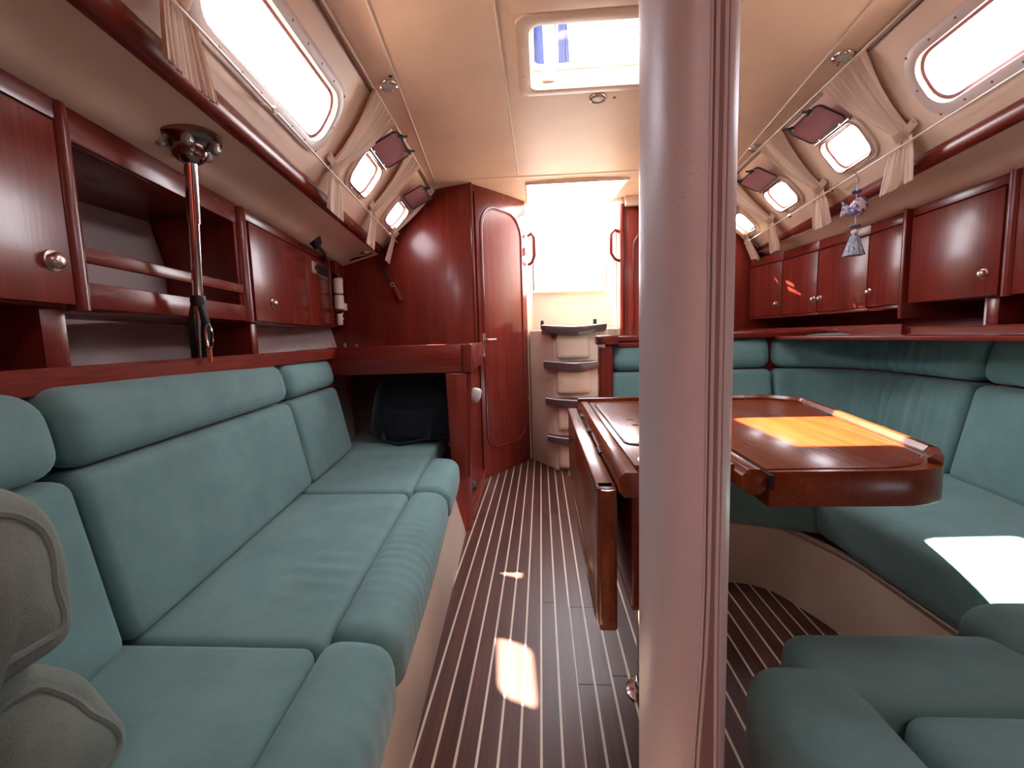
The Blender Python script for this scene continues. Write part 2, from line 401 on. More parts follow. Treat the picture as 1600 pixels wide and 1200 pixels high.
# coach sides with their windows
WIN = [(.98, 1.67, .32, .70), (1.99, 2.26, .31, .63), (2.64, 2.92, .31, .60)]
def wins(side):
    return WIN+([(3.29, 3.56, .31, .60)] if side > 0 else [])
SL = .46   # approx metres per unit of s
walls = {}
for side, nm in ((-1, 'left'), (1, 'right')):
    end = 3.05 if side < 0 else 3.62
    hs = []
    for (a, b, s0, s1) in wins(side):
        r = .07 if b-a > .4 else .045
        hs.append([(p, q/SL) for p, q in rrect(a, b, s0*SL, s1*SL, r)])
    cuts = [.4, .8, 1.83, 2.45, 3.05]
    wl = link('wall_'+nm, holed([(-1.3, 0), (end, 0), (end, 1), (-1.3, 1)], hs, lambda d, s, t, side=side: S(side, d, s, -t), .020, cuts), CRM, smooth=30, kind='structure')
    tag(wl, 'cream vinyl lined coach side above the %s settee, sloping inward' % ('long straight' if side < 0 else 'curved'))
    walls[side] = wl
    for i, (a, b, s0, s1) in enumerate(wins(side)):
        long = b-a > .4; r = .07 if long else .045
        fw = .038 if long else .020
        wn = thing('window_%d' % (i+1+(3 if side > 0 else 0)), ('%s cabin window %s above the %s settee' % ('long fixed' if long else 'small opening',
             ['at the top edge of the picture', 'just aft of the long window', 'third from the camera', 'farthest aft, half behind the post'][i], 'left' if side < 0 else 'right')), 'window', S(side, (a+b)/2, s0), None)
        wn['kind'] = 'structure'
        f3 = lambda p, q, h, side=side: S(side, p, q/SL, h)
        o1 = rrect(a-fw, b+fw, s0*SL-fw, s1*SL+fw, r+fw*.8); i1 = rrect(a, b, s0*SL, s1*SL, r)
        link('frame', ring(o1, i1, f3, -.002, .012, .004), GEL if not long else FRM, wn)
        i2 = rrect(a+.010, b-.010, s0*SL+.010, s1*SL-.010, r-.008)
        link('seal', ring(i1, i2, f3, -.019, -.010, 0), simple('seal_plum', (.20, .08, .12), .5), wn)
        if i < 1 or long or True:
            bm = bmesh.new(); bm.faces.new([bm.verts.new(f3(p, q, -.016)) for p, q in i1])
            link('pane', bm, CLR, wn, 0)
        if long:
            sc = rrect(a-fw*.5, b+fw*.5, s0*SL-fw*.5, s1*SL+fw*.5, r+fw*.4)
            L = 0; pts = []
            for k in range(16):
                t = (k+.5)/16*(len(sc)); a_ = sc[int(t) % len(sc)]
            step = (b-a)/7
            for k in range(8):
                for q in (s0*SL-fw*.5, s1*SL+fw*.5): pts.append((a+step*k*.98+.005, q))
            pts += [(b+fw*.5, (s0+s1)/2*SL)]
            for p, q in pts:
                n_ = (f3(p, q, .02)-f3(p, q, .01)).normalized()
                link('screw', lathe([(.0045, 0), (.004, .002), (0, .0026)], f3(p, q, .011), n_, 8), SCW, wn)
        else:
            # chromed inner rim, hinge bar and the open plum-tinted lid
            o3 = rrect(a-.006, b+.006, s0*SL-.006, s1*SL+.006, r+.004); i3 = rrect(a+.002, b-.002, s0*SL+.002, s1*SL-.002, r-.002)
            link('rim', ring(o3, i3, f3, .008, .020, .002), CHR, wn)
            for kk in (.28, .72):
                link('catch', hexa([f3(lerp(a, b, kk)+dx, s0*SL-.010+dq, h) for h in (.010, .018) for dx, dq in ((-.014, -.006), (.014, -.006), (.014, .006), (-.014, .006))], .002), STL, wn)
            A0 = S(side, a+.005, s1+.03, .018); A1 = S(side, b-.005, s1+.03, .018)
            sg = -side
            off = Vector((sg*.118, 0, .058))
            link('hinge_bar', tube([A0, A1], .006, 8), STL, wn)
            up = Vector((-sg*.058, 0, .118)).normalized()*.008
            def lid3(p, q, h, A0=A0, A1=A1, off=off, up=up): return A0.lerp(A1, p)+off*q+up*h
            ol = rrect(0, 1, .06, 1.08, .16)
            bmL = prism([lid3(p, q, 0) for p, q in ol], up, .002)
            ld = link('lid', bmL, TNT, wn, label='plum tinted lid swung open')
            link('lid_gasket', tube([lid3(p, q, -.1) for p, q in ol], .0035, 6, True), BLK, ld)
            for kk in (.2, .8):
                c = lid3(kk, 1.08, -.3)
                link('latch', join(lathe([(.011, 0), (.011, .012), (.006, .02), (0, .021)], c, -up, 10), tube([c, c+off*.12-up*1.6, c+off*.22-up*2.2], .005, 6)), BLK, ld)
                hb = lid3(kk, .02, .5)
                link('hinge', box(hb.x-.010, hb.x+.010, hb.y-.012, hb.y+.012, hb.z-.006, hb.z+.006, .003), CHR, ld)

# wooden rail along the foot of each coach side, the underside of the side deck, hull lining
for side, nm in ((-1, 'left'), (1, 'right')):
    end = 3.04 if side < 0 else 3.6
    ds = [-1.3+(end+1.3)*i/12 for i in range(13)]
    sec = [(-.012, -.012), (-.016, .004), (-.010, .030), (.006, .046), (.024, .040), (.030, .020), (.026, -.004), (.012, -.016)]
    rings = [[Vector((mir(xb(d)+a, side), d, 1.59+b)) for a, b in sec] for d in ds]
    tag(link('trim_%d' % (1 if side < 0 else 2), loft(rings), WY, smooth=60, kind='structure'), 'rounded mahogany rail under the windows of the %s cabin side' % nm)
    rings = []
    for d in ds:
        rings.append([Vector((mir(x, side), d, z)) for x, z in ((xb(d)+.004, 1.585), (xcs(side, d)+.14, 1.572), (xcs(side, d)+.075, 1.560), (xcs(side, d)+.05, 1.535), (xcs(side, d)+.012, 1.517), (-1.62, 1.50), (-1.62, 1.66), (xb(d)-.03, 1.66), (xb(d)-.03, 1.60))])
    tag(link('ceiling_'+nm, loft(rings), CRM, smooth=50, kind='structure'), 'cream underside of the side deck over the %s lockers' % nm)
    rings = [[Vector((mir(x, side), d, z)) for x, z in ((-1.30, .30), (-1.40, .92), (-1.47, 1.2), (-1.52, 1.52), (-1.56, 1.52), (-1.5, 1.2), (-1.44, .92), (-1.34, .30))] for d in ds]
    tag(link('wall_hull_'+nm, loft(rings), HUL if side < 0 else WY, smooth=50, kind='structure'), 'pale hull lining behind the open shelves on the left' if side < 0 else 'dark wooden hull lining behind the shelf on the right')
tag(link('wall_front', box(-1.6, 2.15, -1.34, -1.3, 0, 2.1, 0), WZ, kind='structure'), 'mahogany forward bulkhead behind the viewpoint')

# left bulkhead, canted door, right bulkhead, aft wall with the washboard slot
BD = 3.03
P = [(-1.6, BD, 0), (-.44, BD, 0), (-.44, BD, 2.03), (xt(BD)-.01, BD, 1.975), (xb(BD)-.004, BD, 1.62), (-1.6, BD, 1.62)]
wb = link('wall_back', prism(P, (0, .02, 0), .002), WZ, kind='structure'); tag(wb, 'tall polished mahogany bulkhead behind the chart desk')
link('corner_bead', tube([(-.438, BD-.002, 0), (-.438, BD-.002, 2.03)], .010, 10), WZ, wb)
link('cream_edging', tube([(-1.34, BD-.004, 1.515), (-1.20, BD-.004, 1.553), (xb(BD)-.01, BD-.004, 1.583), (xb(BD)+.02, BD-.004, 1.60)], .006, 8), GEL, wb)
D0, D1 = Vector((-.44, 3.03, 0)), Vector((-.10, 3.573, 0)); dv = (D1-D0).normalized(); dn = Vector((dv.y, -dv.x, 0)); DW = (D1-D0).length
def DF(x, z, h): return D0+dv*x+dn*h+Vector((0, 0, z))
def doorplate(x0, x1, z0, z1, h0, h1, b): return hexa([DF(x0, z0, h0), DF(x1, z0, h0), DF(x1, z0, h1), DF(x0, z0, h1), DF(x0, z1, h0), DF(x1, z1, h0), DF(x1, z1, h1), DF(x0, z1, h1)], b)
jamb = link('wall_door', doorplate(0, DW, 0, 2.03, -.03, -.004, .001), WZ, kind='structure'); tag(jamb, 'mahogany frame wall around the canted cabin door')
d1 = thing('door_1', 'glossy mahogany cabin door with arched moulding, left of the steps', 'door', DF(DW/2, 0, 0)); d1['kind'] = 'structure'
link('door_leaf', doorplate(.03, DW-.035, .03, 1.965, -.004, .010, .003), WZ, d1)
def archline(x0, x1, z0, z1, rt, rb, n=10):
    out = []
    for cx, cz, a0, r in ((x1-rt, z1-rt, 0, rt), (x0+rt, z1-rt, PI/2, rt), (x0+rb, z0+rb, PI, rb), (x1-rb, z0+rb, 1.5*PI, rb)):
        for k in range(n+1): a = a0+PI/2*k/n; out.append((cx+r*math.cos(a), cz+r*math.sin(a)))
    return out
al = archline(.075, DW-.085, .21, 1.90, .17, .12)
link('moulding', tube([DF(x, z, .010) for x, z in al], .009, 8, True), WZ, d1)
al2 = archline(.092, DW-.102, .227, 1.883, .155, .105)
link('moulding', tube([DF(x, z, .009) for x, z in al2], .004, 6, True), WZ, d1)
bm = bmesh.new(); bm.faces.new([bm.verts.new(DF(x, z, .0115)) for x, z in al2]); link('door_panel', bm, WZ, d1, 0)
hp = link('handle_plate', doorplate(.062, .086, .87, 1.03, .010, .016, .004), KNB, d1)
link('handle', tube([DF(.074, .985, .012), DF(.074, .985, .045), DF(.082, .985, .052), DF(.155, .985, .052)], .007, 10), KNB, hp)
for z in (.48, 1.0, 1.62): link('hinge', tube([DF(DW-.03, z, .012), DF(DW-.03, z+.06, .012)], .005, 8), KNB, d1)
link('hook', tube([DF(.30, .37, .01), DF(.30, .37, .03), DF(.305, .39, .035)], .006, 8), CHR, d1)

WR = 3.60
P = [(.63, WR, 0), (2.1, WR, 0), (2.1, WR, 1.50), (mir(-1.24, 1), WR, 1.53), (mir(xb(WR), 1), WR, 1.59), (mir(xt(WR), 1), WR, 1.975), (.63, WR, 1.99)]
wr = link('wall_back.001', prism(P, (0, .02, 0), .002), WZ, kind='structure'); tag(wr, 'mahogany bulkhead right of the steps, seen beside the post')
link('corner_bead', tube([(.64, WR-.006, 0), (.64, WR-.006, 1.98)], .018, 12), WZ, wr)
d2 = thing('door_2', 'mahogany door with arched moulding, half hidden behind the cream post', 'door', (.9, WR, 0)); d2['kind'] = 'structure'
link('door_leaf', box(.68, 1.20, WR-.014, WR, .03, 1.93, .003), WZ, d2)
def f2(x, z, h): return Vector((x, WR-.014-h, z))
link('moulding', tube([f2(x, z, 0) for x, z in archline(.72, 1.16, .2, 1.80, .17, .12)], .009, 8, True), WZ, d2)
link('moulding', tube([f2(x, z, 0) for x, z in archline(.74, 1.14, .22, 1.78, .155, .105)], .004, 6, True), WZ, d2)
link('cream_header', box(.66, 1.5, WR-.05, WR, 1.96, 2.04, .008), GEL, wr)

aft = link('wall_aft', holed([(-.3, 0), (.8, 0), (.8, 2.10), (.535, 2.10), (.535, 1.354), (-.05, 1.354), (-.05, 2.10), (-.3, 2.10)], [], lambda x, z, t: Vector((x, 3.75+t, z)), .04), GEL, smooth=0, kind='structure')
tag(aft, 'cream moulded surround of the companionway opening')
link('sill', box(-.05, .535, 3.735, 3.79, 1.346, 1.364, .004), GEL, aft)
for x in (-.062, .535): link('channel', box(x, x+.022, 3.742, 3.756, 1.37, 2.03, .002), simple('channel_grey', (.22, .22, .24), .5), aft)
for (p, q) in (((-.102, 3.573), (-.055, 3.75)), ((.635, 3.60), (.54, 3.75))):
    sgn = -1 if p[0] < 0 else 1
    tag(link('wall_companionway', hexa([(p[0], p[1], 0), (q[0], q[1], 0), (q[0]+.02*sgn, q[1], 0), (p[0]+.02*sgn, p[1], 0),
               (p[0], p[1], 2.06), (q[0], q[1], 2.06), (q[0]+.02*sgn, q[1], 2.06), (p[0]+.02*sgn, p[1], 2.06)], .003), GEL, kind='structure'), 'narrow cream side wall %s of the steps' % ('left' if sgn < 0 else 'right'))
link('moulding', tube([(.600, 3.625, .95), (.600, 3.625, 1.94), (.59, 3.64, 1.98), (.585, 3.70, 2.0)], .008, 8), GEL, aft)
for p, q, x, lb in (((-.085, 3.62), (.012, 3.66), 0, 'left'), ((.628, 3.62), (.530, 3.655), 1, 'right')):
    A = Vector((p[0], 3.61, 0)); B = Vector((-.035 if x == 0 else .555, 3.585, 0))
    pts = [A+Vector((0, 0, 1.78)), A.lerp(B, .6)+Vector((0, 0, 1.795)), B+Vector((0, 0, 1.76)), B+Vector((0, 0, 1.62)), A.lerp(B, .6)+Vector((0, 0, 1.575)), A+Vector((0, 0, 1.56))]
    gh = link('grab_handle', tube(pts, .013, 10), WZ, smooth=50)
    tag(gh, 'mahogany grab handle on the %s side of the companionway opening' % lb, 'grab handle')

# ================================================================== companionway steps
lad = thing('companionway_steps', 'cream moulded companionway ladder unit with four curved dark treads', 'ladder', (.2, 3.45, 0))
pl = [(-.09, 3.58), (.096, 3.27), (.30, 3.24), (.50, 3.27), (.60, 3.56), (.60, 3.74), (-.05, 3.74)]
bz = [(x, y, 0) for x, y in pl]
bt = [(x, y+.0 if i in (0, 4, 5, 6) else y+.13, 1.045) for i, (x, y) in enumerate(pl)]
bm = loft([[Vector(p) for p in bz], [Vector(p) for p in bt]]); bev(bm, .012, 3)
link('body', bm, GEL, lad, 40)
link('kick_notch_shade', box(.12, .22, 3.25, 3.29, .004, .03, .003), simple('kick_shadow', (.12, .08, .07), .6), lad)  # dark block painted in for the shade of the foot notch
for i, v in enumerate((512, 567, 622, 678)):
    z = [1.062, .802, .535, .262][i]
    yf = 3.24+.13*z/1.045; xl0, xr0 = .008+i*.008, .48
    n = 12; top = []; 
    ft = [(lerp(xl0, xr0, k/n), yf-.055-.05*math.sin(PI*k/n)) for k in range(n+1)]
    bk = [(lerp(xr0, xl0, k/n), yf+.09) for k in range(n+1)]
    pts = [(x, y, z-.028+(.014*(1-math.sin(PI*j/n)) if j <= n else 0)) for j, (x, y) in enumerate(ft)]
    A = [Vector((x, y, z-.072+.046*(abs(2*k/n-1)**1.5))) for k, (x, y) in enumerate(ft)]+[Vector((x, y, z-.05)) for x, y in bk]
    B = [Vector((x, y, z+.018*(abs(2*k/n-1)**1.5))) for k, (x, y) in enumerate(ft)]+[Vector((x, y, z)) for x, y in bk]
    st = link('tread', bev(loft([A, B]), .004, 2, 40), GRN, lad, 50)
    link('nosing', tube([Vector((x, y-.002, z-.004+.018*(abs(2*k/n-1)**1.5))) for k, (x, y) in enumerate(ft)], .005, 8), STL, st)
    # moulded pod carrying the tread
    zt = z-.04; zb = max(.0, z-.235); w0, w1 = .115, .34
    def pw(u, v_, w_, zt=zt, zb=zb): 
        zz = lerp(zb, zt, (w_+1)/2); yy = 3.24+.13*zz/1.045
        return Vector((lerp(.11, .36, (u+1)/2)+.0*w_, lerp(yy-.035-.02*(1-u*u)+.02*(1-(w_+1)/2), yy+.06, (v_+1)/2), zz))
    link('pod', rblock((.25, .1, zt-zb), .03, (0, 0, 0), pw, (6, 2, 3)), GEL, lad, 60)
for u in (847, 929):
    p = oy(u, 500, 3.43); link('tread_bracket', box(p.x-.012, p.x+.012, 3.40, 3.47, 1.05, 1.115, .003), BLK, lad)
p = oy(873, 521, 3.36); link('tread_clip', lathe([(.02, 0), (.02, .02)], (p.x-.04, 3.36, 1.0), (0, -1, 0), 12), BLK, lad)

# ================================================================== LEFT: settee base, cushions
def xe(d): return -.219-.091*d       # front edge of seat
def xbase(d): return -.275-.060*d
def xback(d, z):                          # face of the backrest
    b = -.675-.144*d; return b-(.105)*max(0, (z-.43)/.5)
sb = thing('settee_base', 'cream plinth under the long left settee', 'settee base', (-.5, .8, 0))
link('front_panel', hexa([(xbase(-.6), -.6, 0), (xbase(-.6)-.02, -.6, 0), (xbase(2.03)-.02, 2.03, 0), (xbase(2.2), 2.2, 0)]+[(xbase(-.6)-.025, -.6, .295), (xbase(-.6)-.045, -.6, .295), (xbase(2.03)-.055, 2.03, .295), (xbase(2.03)-.035, 2.03, .295)], .003), GEL, sb)
link('seat_board', hexa([(xbase(-.6)-.022, -.6, .27), (xbase(2.9)-.022, 2.9, .27), (-1.25, 2.9, .27), (-1.25, -.6, .27), (xbase(-.6)-.022, -.6, .29), (xbase(2.9)-.022, 2.9, .29), (-1.25, 2.9, .29), (-1.25, -.6, .29)], .002), WY, sb)
SEG = [(.22, .762, 'closest'), (.770, 1.612, 'long middle'), (1.620, 2.62, 'far')]
for a, b, nm in SEG:
    t = thing('seat_cushion', {'closest': 'teal suede seat cushion closest to the camera on the left settee', 'long middle': 'long middle teal seat cushion of the left settee, wrinkled near the front',
        'far': 'teal seat cushion of the left settee reaching under the chart desk'}[nm], 'cushion', (-.6, (a+b)/2, .29), 'seat cushions of the left settee')
    e1 = b if nm != 'far' else 2.95
    e2 = b if nm != 'far' else 2.12
    sm = lambda d: xe(d)-.145
    hgt = .437 if nm == 'closest' else .428
    def sw(u, v, w_, a=a, e1=e1, hgt=hgt):
        d = lerp(a, e1, (v+1)/2); x = lerp(sm(d), xback(d, .43)-.11, (u+1)/2)
        z = lerp(.292, hgt, (w_+1)/2)
        if w_ > .5:
            z += .0035*math.sin(d*95+6*x)*max(0, 1-abs(x-sm(d)+.10)/.12)*math.exp(-((d-1.02)/.10)**2)*(w_-.5)*2
        return Vector((x, d, z))
    link('seat_panel', rblock((.42, e1-a, .14), .022, (0, 0, .006), sw, (14, 60 if nm != 'closest' else 14, 4)), TEAL, t, 80)
    ra = a if nm == 'closest' else a+.035
    re_ = e2+.035 if nm != 'far' else e2
    def rw(u, v, w_, a=ra, e2=re_, hgt=hgt):
        d = lerp(a, e2, (v+1)/2); x = lerp(sm(d), xe(d), (u+1)/2); z = lerp(.285, hgt-.002, (w_+1)/2)
        if u > -.2: z -= .018*((u+.2)/1.2)**2*(w_+1)/2
        wr = .0013*math.sin(d*150+9*x)*math.exp(-((d-1.12)/.2)**2)+.002*math.sin(d*130+5*x)*math.exp(-((d-.48)/.25)**2)*(.6 if u > .6 else .2)
        return Vector((x+(wr if u > .8 else 0), d, z+(wr if w_ > .8 and abs(u) < .8 else 0)))
    link('front_roll', rblock((.145, re_-ra, .15), .040, (.008, 0, .004), rw, (8, 90, 6)), TEAL, t, 80)
for a, b, nm in ((.02, .742, 'closest'), (.750, 1.695, 'middle'), (1.703, 2.27, 'far')):
    t = thing('back_cushion', {'closest': 'teal back cushion of the left settee partly hidden by the grey-green cushion', 'middle': 'long middle teal back cushion of the left settee with a head roll',
        'far': 'short teal back cushion of the left settee beside the chart desk'}[nm], 'cushion', (-.95, (a+b)/2, .42), 'back cushions of the left settee')
    def bw(u, v, w_, a=a, b=b, z0=.432, z1=.768):
        d = lerp(a, b, (v+1)/2); z = lerp(z0, z1, (w_+1)/2)+.02*0; x = xback(d, z)+.012*(1 if u > 0 else 1)*0
        th = .12
        return Vector((x-th*(1-(u+1)/2), d, z))
    link('back_panel', rblock((.12, b-a, .34), .028, (.014, 0, 0), bw, (4, 24, 10)), TEAL, t, 80)
    def hw(u, v, w_, a=a, b=b): return bw(u, v, w_, a, b, .772, .930)+Vector((.010*(1-w_*w_), 0, 0))
    link('head_roll', rblock((.12, b-a, .16), .050, (.014, 0, 0), hw, (4, 24, 8)), TEAL, t, 80)

# grey-green cushion right beside the camera
t = thing('plush_cushion', 'grey-green plush cushion with piped edge at the lower left corner of the picture', 'cushion', (-.8, .4, .44))
def prof_cush(name, prof, x0, x1, r=.03):
    rings = []
    c = sum((Vector((0, y, z)) for y, z in prof), Vector())/len(prof)
    for k in range(7):
        a = PI/2*k/6; rings.append([Vector((x0-r*(1-math.sin(a)), *(c.yz.lerp(Vector((y, z)), 1-(r*(1-math.cos(a)))/.16*0+0*k) if False else (lambda q: q)(Vector((y, z))-((Vector((y, z))-c.yz).normalized()*r*(1-math.sin(PI/2-a))*1.0 if k < 6 else Vector((0, 0)))))) ) for y, z in prof])
    return rings
def side_profile(pts, n=40):
    """closed smooth outline through control points (Catmull-Rom) in the d-z plane"""
    out = []; N = len(pts)
    for i in range(N):
        p0, p1, p2, p3 = [Vector(pts[(i+j-1) % N]) for j in range(4)]
        for k in range(6):
            s = k/6; out.append(.5*((2*p1)+(-p0+p2)*s+(2*p0-5*p1+4*p2-p3)*s*s+(-p0+3*p1-3*p2+p3)*s**3))
    return out
def plush(name, ctl, x0, x1, parent):
    out = side_profile(ctl); c = sum(out, Vector((0, 0)))/len(out); rings = []
    r = .028
    for k in range(7):
        a = PI/2*k/6; ins = r*(1-math.sin(a)); xx = x0-r*(1-math.cos(a))
        rings.append([Vector((xx if True else 0, *(p-(p-c).normalized()*ins))) for p in out])
    rings = [[Vector((x0-r*(1-math.cos(PI/2-0)) if False else q.x, q.y, q.z)) for q in rg] for rg in rings]
    # order: k=0 is the most inset ring and must be the proudest
    R2 = []
    for k, rg in enumerate(rings): R2.append([Vector((x0-r*(1-math.cos(PI/2*k/6)), q.y, q.z)) for q in rg])
    R2.append([Vector((x1, p.x, p.y)) for p in out])
    inner = []
    for s in (.25, .5, .75): inner.append([Vector((x0+.010*(1-s*s), *(c.lerp(p-(p-c).normalized()*r, s)))) for p in out])
    bm = loft(inner+R2); o = link(name, bm, GRY, parent, 80)
    link(name+'_piping', tube([Vector((x0-.001, *(p-(p-c).normalized()*.030))) for p in out], .0055, 8, True), GRY, o)
plush('upper_section', [(.335, .60), (.33, .80), (.345, .868), (.39, .873), (.435, .84), (.456, .785), (.458, .72), (.447, .672), (.40, .664), (.35, .662)], -.535, -.90, t)
plush('lower_section', [(.33, .46), (.33, .60), (.35, .655), (.41, .662), (.440, .645), (.482, .60), (.505, .545), (.525, .48), (.50, .45), (.40, .447)], -.565, -.85, t)

# shelf edge above the left backs and the shelf itself
def ledge(name, pts, side, label, zt=.965):
    pts = [Vector((x, y, 0)) for x, y in pts]
    sec = [(-.017, zt-.055), (.014, zt-.055), (.017, zt-.045), (.017, zt-.008), (.010, zt), (-.012, zt), (-.017, zt-.006)]
    return sec, pts
def ledge_rail(pts, zt, h=.045, th=.032):
    return sweep([Vector((x, y, zt)) for x, y in pts], [(-th/2, -h), (th/2, -h), (th/2, -.007), (th/2-.007, 0), (-th/2+.007, 0), (-th/2, -.007)])
sh = thing('shelf', 'long mahogany shelf with a raised edge behind the left settee backs', 'shelf', (-1.1, .8, .9))
link('edge_rail', ledge_rail([(xl(-.5), -.5), (xl(.8), .8), (xl(2.34), 2.34)], .967, .05), WY, sh, 40)
link('shelf_board', hexa([(xl(-.5)-.015, -.5, .915), (xl(3.02)-.015, 3.02, .915), (-1.46, 3.02, .915), (-1.42, -.5, .915), (xl(-.5)-.015, -.5, .93), (xl(3.02)-.015, 3.02, .93), (-1.46, 3.02, .93), (-1.42, -.5, .93)], .001), WY, sh)
link('back_board', hexa([(xl(-.5)-.012, -.5, .5), (xl(2.3)-.012, 2.3, .5), (xl(2.3)-.03, 2.3, .5), (xl(-.5)-.03, -.5, .5), (xl(-.5)-.012, -.5, .915), (xl(2.3)-.012, 2.3, .915), (xl(2.3)-.03, 2.3, .915), (xl(-.5)-.03, -.5, .915)], .001), WY, sh)

# ------------------------------------------------------------------ lockers along the hull
def knob(p, nrm, parent, r=.016):
    return link('knob', lathe([(r*1.25, 0), (r*1.25, .002), (r*.8, .004), (r*.8, .006), (r, .009), (r*.92, .014), (r*.5, .018), (0, .0185)], p, nrm, 20), KNB, parent, 50)
def slab(x0f, a, b, z0, z1, th, side, off=0, bevw=.003):
    """panel lying in a locker face between distances a and b, th thick outboard, off proud inboard"""
    s = 1 if side < 0 else -1
    A = x0f(a)+s*off; B = x0f(b)+s*off
    return hexa([(A, a, z0), (B, b, z0), (B-s*th, b, z0), (A-s*th, a, z0), (A, a, z1), (B, b, z1), (B-s*th, b, z1), (A-s*th, a, z1)], bevw)
HB = -1.47
def carcass(x0f, a, b, z0, z1, side, mat=WZ):
    s = 1 if side < 0 else -1; hb = HB if side < 0 else 2*CX-HB
    return hexa([(x0f(a)-s*.02, a, z0), (x0f(b)-s*.02, b, z0), (hb, b, z0), (hb, a, z0), (x0f(a)-s*.02, a, z1), (x0f(b)-s*.02, b, z1), (hb, b, z1), (hb, a, z1)], .002)
L0 = lambda d: xc(d)
c1 = thing('wall_locker', 'mahogany hull locker at the left picture edge with one round knob', 'locker', (-1.2, .6, 1.095))
link('body', carcass(L0, -.3, .95, 1.09, 1.52, -1), WZ, c1)
link('top_rail', slab(L0, -.3, .925, 1.475, 1.525, .02, -1, .0), WY, c1)
dd = link('door', slab(L0, .2, .905, 1.095, 1.468, .018, -1, .006), WZ, c1)
knob(Vector((xc(.862)+.006, .862, 1.18)), (1, .165, 0), dd, .017)
link('end_post', tube([(xc(.93)-.012, .93, 1.085), (xc(.93)-.012, .93, 1.50), (xc(.93)-.016, .93, 1.525), (xc(.93)-.026, .93, 1.535)], .020, 14), WZ, c1)
link('end_panel', hexa([(xc(.95)-.01, .93, 1.09), (xc(.95)-.01, .955, 1.09), (HB, .955, 1.09), (HB, .93, 1.09), (xc(.95)-.01, .93, 1.52), (xc(.95)-.01, .955, 1.52), (HB, .955, 1.52), (HB, .93, 1.52)], .002), WZ, c1)
link('support', hexa([(xc(.9)-.03, .86, .93), (xc(.9)-.03, .91, .93), (HB, .91, .93), (HB, .86, .93), (xc(.9)-.03, .86, 1.09), (xc(.9)-.03, .91, 1.09), (HB, .91, 1.09), (HB, .86, 1.09)], .002), WZ, c1)
# open book shelf between the two lockers
bs = thing('open_shelf', 'open mahogany shelf with two fiddle rails between the left lockers', 'shelf', (-1.25, 1.4, 1.09))
link('valance', slab(L0, .95, 1.64, 1.447, 1.522, .02, -1, -.002), WY, bs)
link('rail', slab(L0, .95, 1.66, 1.193, 1.226, .014, -1, -.004), WY, bs)
link('rail', slab(L0, .95, 1.66, 1.090, 1.149, .016, -1, -.004), WY, bs)
link('shelf_bottom', slab(L0, .95, 1.66, 1.090, 1.104, .33, -1, -.012), WY, bs)
link('back_panel', hexa([(-1.435, .95, 1.1), (-1.435, 1.745, 1.1), (-1.45, 1.745, 1.1), (-1.45, .95, 1.1), (-1.435, .95, 1.47), (-1.435, 1.62, 1.47), (-1.45, 1.62, 1.47), (-1.45, .95, 1.47)], .002), HUL, bs)
link('end_board', hexa([(-1.125, 1.64, 1.1), (-1.438, 1.74, 1.1), (-1.438, 1.76, 1.1), (-1.125, 1.66, 1.1), (-1.125, 1.64, 1.52), (-1.438, 1.615, 1.52), (-1.438, 1.635, 1.52), (-1.125, 1.66, 1.52)], .002), WZ, bs)
link('top_board', hexa([(-1.03, .95, 1.470), (-1.14, 1.64, 1.470), (-1.46, 1.72, 1.462), (-1.46, .95, 1.462), (-1.03, .95, 1.515), (-1.14, 1.64, 1.515), (-1.46, 1.72, 1.515), (-1.46, .95, 1.515)], .002), WY, bs)
# second locker with radio panel
c2 = thing('wall_locker', 'mahogany hull locker with built-in radio above the far end of the left settee', 'locker', (-1.25, 2.1, 1.09))
link('body', carcass(L0, 1.67, 2.73, 1.088, 1.52, -1), WZ, c2)
link('end_post', tube([(xc(1.68)-.016, 1.68, 1.088), (xc(1.68)-.016, 1.68, 1.50), (xc(1.68)-.026, 1.68, 1.522)], .028, 14), WZ, c2)
link('top_rail', slab(L0, 1.71, 2.73, 1.478, 1.524, .02, -1, 0), WY, c2)
dd = link('door', slab(L0, 1.72, 2.315, 1.094, 1.472, .018, -1, .006), WZ, c2)
knob(Vector((xc(1.88)+.006, 1.88, 1.175)), (1, .165, 0), dd, .014)
link('radio_panel', slab(L0, 2.322, 2.725, 1.094, 1.472, .018, -1, .005), WZ, c2)
link('edge_bead', tube([(xc(2.73)+.002, 2.73, 1.09), (xc(2.73)+.002, 2.73, 1.52)], .008, 8), WZ, c2)
rd = link('radio', slab(L0, 2.40, 2.66, 1.375, 1.445, .03, -1, .014), STL, c2, label='silver car radio with black face')
link('radio_face', slab(L0, 2.47, 2.655, 1.383, 1.437, .004, -1, .0175, .001), BLK, rd)
link('dial', lathe([(.014, 0), (.013, .010), (0, .011)], (xc(2.435)+.014, 2.435, 1.41), (1, .165, 0), 14), CHR, rd)
link('support', hexa([(xc(1.8)-.03, 1.75, .93), (xc(1.8)-.03, 1.79, .93), (HB, 1.79, .93), (HB, 1.76, .93), (xc(1.8)-.03, 1.75, 1.09), (xc(1.8)-.03, 1.79, 1.09), (HB, 1.79, 1.09), (HB, 1.76, 1.09)], .002), WZ, c2)
